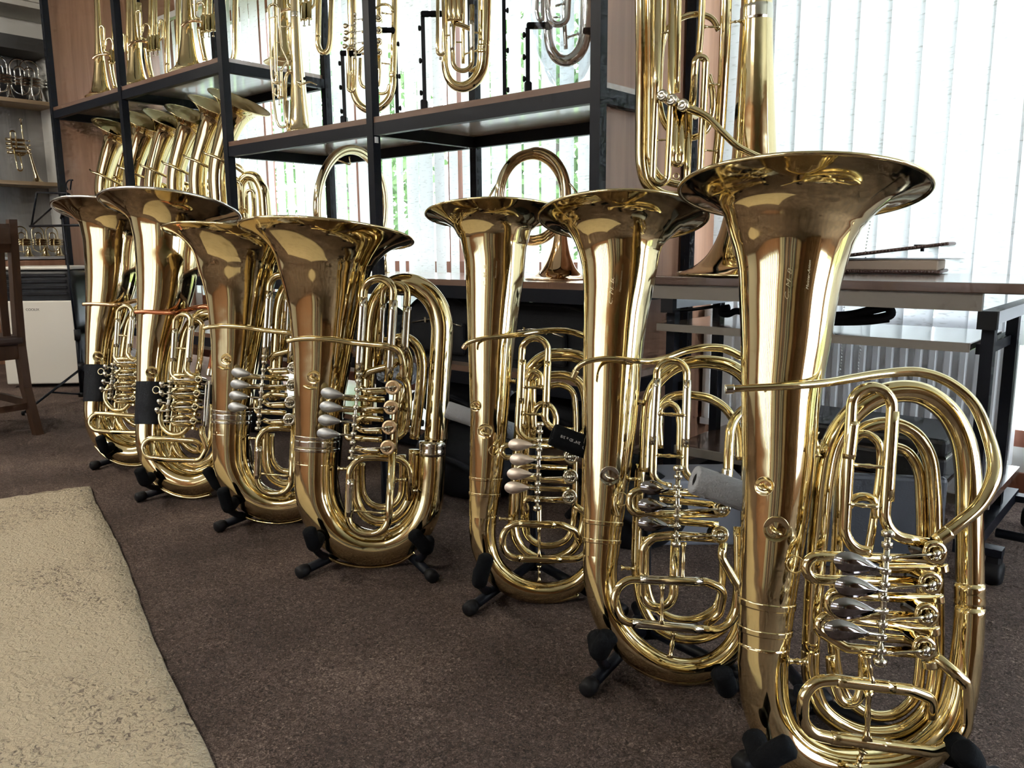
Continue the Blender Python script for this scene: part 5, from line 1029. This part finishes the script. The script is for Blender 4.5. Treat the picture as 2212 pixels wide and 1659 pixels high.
# ---- things on the desk
PAPER = mat('paper_pages', (.33, .25, .19), .8); COVER = mat('beaded_brown_cover', (.10, .055, .045), .45); 
def album(p0, ang, label, th, tilt=0.):
    o = np.array(p0); r = root('photo_album', o, ang, label, 'album'); R_ = rotz(ang); L = lambda a, b, c: o+R_@np.array([a, b, c])
    mk('back_cover', *rboxm(L(0, 0, .006), (.36, .26, .010), .003, 1, R_), COVER, r, smooth=False)
    mk('pages', *rboxm(L(.002, .006, .010+th/2), (.335, .235, th), .004, 1, R_), PAPER, r, smooth=False)
    parts = [lathe([(.0005, -.005), (.005, 0), (.0005, .005)], 6, L(-.17+i*.0105, -.131, .008), (0, 0, 1)) for i in range(33)]
    mk('bead_trim', *cat_mesh(parts), COVER, r)['kind'] = 'stuff'
    c, s_ = math.cos(tilt), math.sin(tilt); T = np.array([[c, 0, -s_], [0, 1, 0], [s_, 0, c]]); R2 = R_@T; cen = L(-.18, 0, .012+th)+R2@np.array([.19, 0, .004])
    mk('front_cover', *rboxm(cen, (.38, .26, .010), .003, 1, R2), COVER, r, smooth=False)
    parts = [lathe([(.0005, -.005), (.005, 0), (.0005, .005)], 6, cen+R2@np.array([-.17+i*.0105, -.131, 0]), (0, 0, 1)) for i in range(34)]
    mk('bead_trim', *cat_mesh(parts), COVER, r)['kind'] = 'stuff'
    mk('loose_sheet', *boxm(L(.03, .0, .013+th), (.40, .22, .0008), rotz(ang+.12)), WHITEP, r, smooth=False)
    return r, cen, R2
q = on_z(1925, 592, .773)
al, cen, R2 = album((q[0]-.06, q[1]+.14, .773), math.radians(8), 'brown beaded photo album with its cover half open on the desk', .034, math.radians(7))
tp = on_y(1993, 530, cen[1]); mk('lever_tool', *cat_mesh([sweep(np.array([tp+[0, 0, -.02], tp]), .006, 10), boxm(tp, (.05, .014, .006))]), BLKM, root('metal_clip', tp-[0, 0, .02], 0, 'small black T-shaped clip standing on the album cover', 'clip'), smooth=False)
# ---- on the keyboard tray: a black strap bag and a folded strap
BAGM = mat('black_nylon', (.005, .006, .009), .75, 0., **{'Specular IOR Level': .3}); add_bump(BAGM, 300, .3, .002)
def flatbag(pxs, w, label, name='strap_bag'):
    pass
o = np.array(on_z(1795, 700, .62)); sb = root('neck_strap', (o[0], 2.46, .618), 0, 'thick black padded strap folded on the keyboard tray', 'strap')
def trayp(px, py, Y=2.46): return on_y(px, py, Y)
mk('strap_pad', *sweep(catmull([trayp(1640, 690), trayp(1760, 684), trayp(1840, 680), trayp(1890, 668), trayp(1918, 664), trayp(1925, 678), trayp(1905, 686), trayp(1860, 690), trayp(1780, 695)], 6), .013, 12), BAGM, sb); mk('strap_loop', *sweep(catmull([trayp(1640, 697), trayp(1760, 697), trayp(1870, 696), trayp(1920, 690)], 5), .009, 10), BAGM, sb)
o = np.array(on_z(1570, 670, .62)); hp = root('coat_hanger', (o[0], 2.5, .618), 0, 'black plastic hook and rod lying on the keyboard tray behind the nearest bell', 'hook')
mk('hook', *sweep(catmull([trayp(1575, 664, 2.5), trayp(1560, 668, 2.5), trayp(1558, 676, 2.5), trayp(1572, 679, 2.5), trayp(1590, 672, 2.5), trayp(1610, 676, 2.5)], 6), .011, 12), BAGM, hp); mk('rod', *sweep(catmull([trayp(1442, 673, 2.55), trayp(1500, 668, 2.55), trayp(1556, 660, 2.55)], 4), .006, 10), BLKM, hp)
# ---- hard cases
CASEB = mat('black_case_leatherette', (.007, .007, .009), .45); add_bump(CASEB, 400, .3, .002); CASEW = mat('case_lid_grey', (.20, .21, .25), .5)
def hardcase(o, s, ang, label, lid=CASEB):
    r = root('instrument_case', o, ang, label, 'case'); R_ = rotz(ang); o = np.array(o); L = lambda a, b, c: o+R_@np.array([a, b, c])
    mk('lower_shell', *rboxm(L(0, 0, s[2]*.3), (s[0], s[1], s[2]*.6), .012, 2, R_), CASEB, r, smooth=False); mk('lid', *rboxm(L(0, 0, s[2]*.8), (s[0], s[1], s[2]*.4), .012, 2, R_), lid, r, smooth=False)
    mk('metal_strip', *boxm(L(0, 0, s[2]*.6), (s[0]*1.004, s[1]*1.004, .006), R_), NICKEL, r, smooth=False)
    for k in (-.36, .36): mk('latch', *rboxm(L(s[0]*k, -s[1]/2-.003, s[2]*.6), (.025, .008, .03), .002, 1, R_), NICKEL, r, smooth=False)
    mk('handle', *sweep(catmull([L(-.05, -s[1]/2, s[2]*.5), L(-.045, -s[1]/2-.02, s[2]*.5), L(.045, -s[1]/2-.02, s[2]*.5), L(.05, -s[1]/2, s[2]*.5)], 5), .006, 8), CASEB, r)
    return r
hardcase((-.80, 2.56, .208), (.58, .30, .125), 0, 'black hard instrument case with metal latches on the low desk shelf')
# dark panel leaning under the desk
PANELG = mat('dark_grey_vinyl', (.06, .065, .08), .45); add_bump(PANELG, 260, .3, .002)
tag(mk('folder_case', *rboxm((-.62, 2.18, .14), (.34, .035, .26), .01, 2, rotz(A41-.2)), PANELG, smooth=False), 'flat dark grey case leaning behind the nearest tuba', 'case')
tag(mk('folder_case', *rboxm((-1.12, 2.12, .10), (.26, .18, .20), .01, 2, rotz(A41)), CASEW, smooth=False), 'blue grey box under the desk behind the grey foam sleeve', 'box')
# ---- bags and cases on the rack's lower shelves
def softbag(c, s, label, seed, m=BAGM, cat='bag', name='gig_bag', strap=True, group=None):
    r = root(name, (c[0], c[1], c[2]-s[2]), 0, label, cat, group)
    mk('body', *crumple(c, s, 4, .08, seed, flat=-.85), m, r)
    if strap:
        c = np.array(c); mk('strap', *sweep(catmull([c+np.array([-s[0]*.8, -s[1]*.9, -s[2]*.2]), c+np.array([-s[0]*.4, -s[1]*1.08, s[2]*.25]), c+np.array([s[0]*.3, -s[1]*1.08, s[2]*.3]), c+np.array([s[0]*.8, -s[1]*.85, -s[2]*.1])], 6), .012, 8), m, r)
        mk('carry_handle', *sweep(catmull([c+np.array([-.06, -s[1]*.3, s[2]*.93]), c+np.array([-.03, -s[1]*.35, s[2]*1.08]), c+np.array([.05, -s[1]*.35, s[2]*1.08]), c+np.array([.08, -s[1]*.3, s[2]*.93])], 5), .009, 8), m, r)
    return r
def shapedcase(x0, x1, z0, z1, y0, y1, label, name='gig_bag', cat='bag', bulge=.3):
    # upright fabric case with a rounded shoulder
    r = root(name, ((x0+x1)/2, (y0+y1)/2, z0), 0, label, cat); w = x1-x0; h = z1-z0; out = []
    for k in range(28):
        t = k/27; out.append((x0+w*t, z0+h*(1-bulge*(abs(2*t-1.0)**3))))
    P_ = [(x0, z0)]+out+[(x1, z0)]; n = len(P_)
    V = [(a, y0, b) for a, b in P_]+[(a, y1, b) for a, b in P_]; F = [tuple(range(n)), tuple(range(2*n-1, n-1, -1))]+[(i, n+i, n+(i+1) % n, (i+1) % n) for i in range(n)]
    mk('body', V, F, BAGM, r, smooth=False)
    mk('piping', *sweep(np.array([(a, y0-.003, b) for a, b in P_]), .006, 8), RUBBER, r)
    mk('pocket', *rboxm(((x0+x1)/2, y0-.012, z0+h*.36), (w*.62, .025, h*.5), .012, 2), BAGM, r, smooth=False)
    mk('zip', *sweep(catmull([(x0+w*.2, y0-.026, z0+h*.56), (x0+w*.5, y0-.027, z0+h*.64), (x0+w*.8, y0-.026, z0+h*.56)], 5), .003, 6), NICKEL, r)
    for k in (.38, .62): mk('zip_pull', *rboxm((x0+w*k, y0-.03, z0+h*.62), (.012, .006, .024), .002, 1), NICKEL, r, smooth=False)
    mk('carry_handle', *sweep(catmull([(x0+w*.38, y0+.05, z1-.01), (x0+w*.42, y0+.04, z1+.015), (x0+w*.58, y0+.04, z1+.015), (x0+w*.62, y0+.05, z1-.01)], 5), .008, 8), RUBBER, r)
    return r
shapedcase(-2.70, -2.20, SD, .67, 2.36, 2.75, 'black instrument case with rounded shoulder on the rack, left of the rose-levered tuba', bulge=.55)
shapedcase(-2.13, -1.69, SD, .655, 2.36, 2.75, 'black instrument case with zip pocket on the rack, right of the rose-levered tuba', bulge=.08)
shapedcase(-3.6, -3.1, SD, .59, 2.36, 2.75, 'black fabric instrument case on the lower rack shelf behind the wide-bell tubas')
softbag((-2.45, 2.50, .225), (.24, .17, .115), 'black gig bag heaped low on the rack behind the grey foam sleeve', 11)
softbag((-1.92, 2.48, .22), (.23, .17, .11), 'black webbed gig bag with strap low on the rack right of the rose-levered tuba', 13)
softbag((-1.25, 1.98, .10), (.17, .15, .12), 'black backpack lying on the carpet behind the black foam sleeve', 17)
softbag((-1.95, 2.02, .12), (.24, .16, .14), 'black gig bag lying on the carpet behind the tuba with rose valve caps', 19)
FILMW = mat('milky_plastic', (.62, .66, .70), .18); FILMW.node_tree.nodes['Principled BSDF'].inputs['Alpha'].default_value = .45; FILMW.node_tree.nodes['Principled BSDF'].inputs['Specular IOR Level'].default_value = .8
def plastic(c, s, label, seed): 
    return tag(mk('plastic_bag', *crumple(c, s, 4, .3, seed, flat=-.8), FILMW, smooth=False), label, 'plastic bag')
plastic((-2.62, 2.26, .34), (.10, .07, .06), 'crumpled clear plastic sheet between the rack and the wide-bell tuba', 3)
plastic((-5.2, 2.36, .53), (.22, .13, .13), 'crumpled clear plastic bag on the rack shelf behind the furthest tuba', 4)
plastic((-5.25, 2.2, .14), (.16, .14, .13), 'clear plastic bag on the carpet beside the music stand', 6)
plastic((-4.0, 2.40, .56), (.26, .10, .12), 'clear plastic bag on the rack behind the copper leadpipe', 8)
softbag((-4.05, 2.62, .52), (.3, .18, .10), 'black bag on the rack shelf behind the tall tuba with copper leadpipe', 23, strap=False)
softbag((-3.45, 2.05, .17), (.2, .14, .18), 'black plastic-wrapped bundle standing behind the wide-bell tuba with grey caps', 29, strap=False)
# ================================================================== left side of the room
# ---- wall cabinet with open shelves
cb = root('display_cabinet', (-7.15, 1.6, 0), 0, 'grey ash wall cabinet with open shelves on the left wall', 'cabinet')
CX0, CX1 = -7.33, -7.0; CY0, CY1 = .2, 2.63
mbox('back_panel', (CX0, CY0, .3), (CX0+.02, CY1, 2.42), VENGREY, cb); mbox('side_panel', (CX0, CY1, 0), (CX1, CY1+.03, 2.42), WALLW, cb); mbox('side_panel', (CX0, CY0-.03, 0), (CX1, CY0, 2.42), VENGREY, cb)  # white on the CY1 end panel imitates its light-lit edge
for z in (2.005, 1.395, .82): mbox('shelf_board', (CX0+.02, CY0, z-.028), (CX1, CY1, z), OAKED if z > .9 else ALU, cb)
mbox('top_panel', (CX0, CY0, 2.36), (CX1+.02, CY1+.03, 2.46), mat('dark_cabinet_top', (.06, .06, .06), .5), cb)
for z, m_ in ((.70, VENEER), (.52, BLKM)): mbox('drawer_front', (CX1-.02, CY0, z-.0), (CX1, CY1, z+.10), m_, cb)
mbox('base_unit', (CX0+.02, CY0, 0), (CX1-.02, CY1, .79), VENEER, cb)
for k in range(24): mbox('ribbed_slat', (CX0+.02, CY0+.1*k, 2.275), (CX0+.035, CY0+.1*k+.085, 2.35), VENGREY, cb)
tag(mbox('picture_board', (CX0+.03, 1.5, 2.01), (CX0+.045, 2.52, 2.27), mat('dark_board', (.035, .035, .04), .4)), 'dark board leaning behind the silver cornets in the wall cabinet', 'board')
# ---- cornets, piccolo trumpet, flugel-like trumpets: small upright brass built in local metres
def small_horn(name, o, ang, label, metal, h, loop_w, group, nv=3, cat='cornet'):
    g = Brass(name, None, ang, label, cat, group, o=o, metal=metal); g.local = True
    g.bell([(0, .001, h*.17), (0, .004, h*.155), (0, .012, h*.125), (0, .03, h*.09), (0, .07, h*.058), (0, h*.3, h*.040), (0, h*.55, h*.028), (0, h*.8, h*.022)], seg=24, n=5, rim=(-.1, 0, .1, 0), rimr=.0018)
    r = h*.020
    g.tube('main_tube', [(0, h*.78, 0), (0, h, 0, loop_w/2), (-loop_w, h, 0, loop_w/2), (-loop_w, h*.16, 0, loop_w*.45), (-loop_w*.12, h*.16, .02, loop_w*.4), (-loop_w*.1, h*.4, .02)], r, f=loop_w*.48, seg=10)
    g.tube('tuning_slide', [(-loop_w*.3, h*.35, .03), (-loop_w*.3, h*.8, .03, loop_w*.28), (-loop_w*.85, h*.8, .03, loop_w*.28), (-loop_w*.85, h*.35, .03)], r, f=loop_w*.26, seg=10)
    for i in range(nv):
        p = g.P(-loop_w*1.1+loop_w*.2, h*(.40+.075*i), .03); mk('valve_casing', *lathe([(.010, 0), (.0115, .004), (.0115, loop_w*.95), (.0095, loop_w), (.004, loop_w+.004), (.004, loop_w+.02), (.008, loop_w+.021), (.008, loop_w+.026)], 12, p, g.u), metal, g.root)
    g.tube('leadpipe', [(-loop_w*.6, h*.1, .05), (-loop_w*.6, h*.35, .05), (-loop_w*.5, h*.62, .04)], r*.8, seg=10)
    return g
cz = 2.008
def lw(px, py, X): return on_x(px, py, X)
for i, (px, nm) in enumerate([(20, 'left edge of the picture'), (66, 'middle'), (87, 'beside the rack post')]):
    p = lw(px, 195, -7.12); small_horn('cornet', (-7.12, p[1], cz), math.radians(90), 'silver cornet standing on its bell on the top cabinet shelf, '+nm, SILVER, .31, .13, 'silver cornets on the cabinet shelf')
p = lw(80, 378, -7.10)
g = Brass('piccolo_trumpet', None, math.radians(90), 'brass piccolo trumpet standing on its bell alone on the middle cabinet shelf', 'trumpet', o=(-7.10, p[1], 1.397), metal=BRASS2); g.local = True
g.bell([(0, .001, .052), (0, .004, .046), (0, .012, .034), (-.004, .035, .021), (-.012, .08, .014), (-.03, .18, .010), (-.045, .27, .008)], seg=24, n=5, rim=(-.05, 0, .05, 0), rimr=.0018)
g.tube('leadpipe', [(-.075, .445, .0), (-.07, .3, .0), (-.05, .23, 0), (-.09, .2, 0), (-.13, .2, 0)], .006, seg=10); mk('mouthpiece', *lathe([(.005, -.03), (.006, 0), (.014, .02), (.014, .026), (.009, .024)], 14, g.P(-.076, .45, 0), g.v), NICKEL, g.root)
for i in range(4):
    pz = g.P(-.20, .215+.032*i, .01); mk('valve_casing', *lathe([(.009, 0), (.011, .003), (.011, .13), (.009, .134), (.004, .138), (.004, .165), (.0085, .166), (.0085, .171)], 12, pz, g.u), BRASS2, g.root)
g.tube('tuning_slide', [(-.165, .25, .02), (-.165, .375, .02, .02), (-.13, .375, .02, .02), (-.13, .25, .02)], .006, f=.017, seg=10); g.tube('tuning_slide', [(-.15, .24, .02), (-.14, .08, .02, .02), (-.105, .08, .02, .02), (-.115, .22, .02)], .006, f=.017, seg=10)
for i, (px, nm) in enumerate([(25, 'behind the chair back'), (62, 'second from the chair'), (98, 'third from the chair'), (128, 'nearest the rack post')]):
    p = lw(px, 545, -7.1); small_horn('rotary_trumpet', (-7.1, p[1], .822), math.radians(90), 'small brass rotary trumpet on the low cabinet shelf, '+nm, BRASS2, .23, .085, 'small rotary trumpets on the low cabinet shelf', cat='trumpet')
# ---- portable air conditioner
ACW = mat('warm_white_plastic', (.60, .56, .49), .4); ACB = mat('black_gloss_plastic', (.006, .006, .008), .4, 0., **{'Specular IOR Level': .3})
o = on_z(95, 838, 0); aa = math.radians(44); ac = root('air_conditioner', o, aa, 'white portable air conditioner with black louvre top beside the chair', 'air conditioner'); R_ = rotz(aa); LA = lambda a, b, c: o+R_@np.array([a, b, c])
mk('body', *rboxm(LA(0, .20, .385), (.47, .36, .74), .05, 4, R_), ACB, ac, smooth=True); mk('front_panel', *rboxm(LA(0, .012, .29), (.455, .02, .53), .008, 2, R_), ACW, ac, smooth=False)
mk('top_cover', *rboxm(LA(0, .20, .758), (.45, .35, .022), .01, 2, R_), ACW, ac, smooth=False)
for k in range(4): mk('louvre', *rboxm(LA(0, .014, .60+.038*k), (.40, .012, .022), .004, 1, R_), ACB, ac, smooth=False)
def text(s, size, loc, R3, m, parent, name='lettering'):
    cu = bpy.data.curves.new(name, 'FONT'); cu.body = s; cu.size = size; cu.extrude = .0003; cu.align_x = 'CENTER'; cu.align_y = 'CENTER'; cu.resolution_u = 3
    tmp = bpy.data.objects.new('tmp', cu); COL.objects.link(tmp); dg = bpy.context.evaluated_depsgraph_get(); me = bpy.data.meshes.new_from_object(tmp.evaluated_get(dg)); bpy.data.objects.remove(tmp)
    v = np.array([list(q.co) for q in me.vertices]); f = [tuple(p.vertices) for p in me.polygons]; v = v@np.asarray(R3).T+np.asarray(loc)
    return mk(name, v, f, m, parent, smooth=False)
Rf = np.column_stack([R_@np.array([1, 0, 0]), [0, 0, 1], R_@np.array([0, -1, 0])])
text('COOLIX', .022, LA(-.02, .0015, .50), Rf, BLKM, ac)
# ---- wooden chair
CHW = wood('dark_oak_chair', (.04, .018, .009), (.07, .032, .016), .35, 3, (8, 8, .8)); SEATM = mat('dark_seat_leather', (.05, .03, .025), .5)
o = on_z(82, 938, 0); ca = math.radians(95); ch = root('dining_chair', o, ca, 'dark oak chair with slatted back at the left edge', 'chair'); R_ = rotz(ca); LC = lambda a, b, c: o+R_@np.array([a, b, c])
# local x runs along the back (away to the left), the seat goes to +y
def legp(pts, s0): 
    parts = []; V = []; 
    for a, b, c, w, d in pts: 
        for sx, sy in ((-1, -1), (1, -1), (1, 1), (-1, 1)): V.append(LC(a+sx*w/2, b+sy*d/2, c))
    F = [(3, 2, 1, 0), tuple(range(len(V)-4, len(V)))]
    for i in range(len(pts)-1):
        for k in range(4): F.append((4*i+k, 4*i+(k+1) % 4, 4*i+4+(k+1) % 4, 4*i+4+k))
    return V, F
for x in (0, -.40):
    mk('rear_leg', *legp([(x, 0, 0, .036, .042), (x, .075, .22, .036, .046), (x, .09, .42, .036, .052), (x, .075, .62, .036, .046), (x, .03, 1.01, .034, .036)], 0), CHW, ch, smooth=False)
    mk('front_leg', *legp([(x, .50, 0, .034, .034), (x, .49, .42, .044, .044)], 0), CHW, ch, smooth=False)
    mk('side_rail', *legp([(x, .29, .37, .022, .40), (x, .29, .43, .022, .40)], 0), CHW, ch, smooth=False); mk('stretcher', *legp([(x, .28, .13, .02, .46), (x, .28, .165, .02, .46)], 0), CHW, ch, smooth=False)
mk('rear_rail', *legp([(-.2, .085, .36, .37, .024), (-.2, .085, .43, .37, .024)], 0), CHW, ch, smooth=False); mk('front_rail', *legp([(-.2, .49, .36, .37, .024), (-.2, .49, .43, .37, .024)], 0), CHW, ch, smooth=False)
mk('crest_rail', *legp([(-.2, .05, .86, .37, .026), (-.2, .038, .90, .37, .034), (-.2, .033, .97, .37, .030), (-.2, .03, .99, .37, .02)], 0), CHW, ch, smooth=False)
mk('seat', *rboxm(LC(-.2, .29, .45), (.43, .46, .045), .015, 3, R_), SEATM, ch, smooth=False); mk('rear_stretcher', *legp([(-.2, .05, .12, .37, .018), (-.2, .05, .15, .37, .018)], 0), CHW, ch, smooth=False)
for k in range(5): mk('back_slat', *legp([(-.055-.0725*k, .085, .43, .034, .012), (-.055-.0725*k, .08, .6, .034, .012), (-.055-.0725*k, .05, .87, .034, .012)], 0), CHW, ch, smooth=False)
# ---- folding music stand
o = on_z(178, 862, 0); ms = root('music_stand', o, 0, 'black folding music stand in front of the rack end', 'music stand'); zt = lambda px, py: on_y(px, py, o[1])
top = zt(150, 600); 
mk('lower_pole', *sweep(np.array([o+[0, 0, .02], zt(166, 720)]), .011, 10), BLKM, ms); mk('upper_pole', *sweep(np.array([zt(166, 730), top, zt(136, 470)]), .007, 10), BLKM, ms)
mk('pole_collar', *sweep(np.array([zt(168, 735), zt(166, 712)]), .017, 10), RUBBER, ms); mk('hub', *sweep(np.array([zt(176, 800), zt(176, 786)]), .02, 12), RUBBER, ms); mk('lower_hub', *sweep(np.array([o+[0, 0, .015], o+[0, 0, .04]]), .02, 12), RUBBER, ms)
for k, (px, py) in enumerate([(50, 893), (330, 900), (215, 790)]):
    f = on_z(px, py, .01) if k < 2 else o+np.array([.05, .42, .01]); hubp = zt(176, 796)
    mid = hubp+(f-hubp)*.55; lg = mk('leg', *sweep(np.array([hubp, f]), .007, 8), BLKM, ms); mk('leg_strut', *sweep(np.array([o+[0, 0, .028], mid]), .005, 8), BLKM, lg); mk('rubber_foot', *lathe([(.007, -.01), (.01, 0), (.007, .012)], 10, f), RUBBER, lg)
for a, b, r_ in [((65, 489), (192, 486), .007), ((80, 415), (68, 488), .006), ((80, 416), (146, 418), .006), ((68, 488), (140, 424), .005), ((134, 472), (148, 420), .012)]: mk('desk_arm', *sweep(np.array([zt(*a), zt(*b)]), r_, 8), BLKM, ms)
pc = zt(150, 405); mk('page_clip', *sweep(catmull([zt(146, 410), zt(143, 398), zt(148, 390), zt(157, 389)], 4), .004, 8), BLKM, ms); mk('page_clip', *sweep(catmull([zt(152, 410), zt(153, 400), zt(154, 390)], 4), .004, 8), BLKM, ms)
# ---- ceiling lamps of the room
LAMPM = bpy.data.materials.new('lamp_tube'); LAMPM.use_nodes = True; lb_ = LAMPM.node_tree.nodes['Principled BSDF']; lb_.inputs['Emission Color'].default_value = (1, .93, .80, 1); lb_.inputs['Emission Strength'].default_value = 60
for i, (x, y) in enumerate([(-3.6, -.6), (-1.0, -1.6), (-5.4, .2)]):
    lp = root('ceiling_lamp', (x, y, ZC-.06), 0, 'long ceiling lamp with a glowing tube, '+['above the rug', 'behind the photographer', 'near the left cabinet'][i], 'lamp'); mbox('housing', (x-.75, y-.06, ZC-.05), (x+.75, y+.06, ZC), WALLW, lp)
    mk('tube', *sweep(np.array([(x-.7, y, ZC-.075), (x+.7, y, ZC-.075)]), .02, 12), LAMPM, lp)
# ---- print on the black foam sleeve
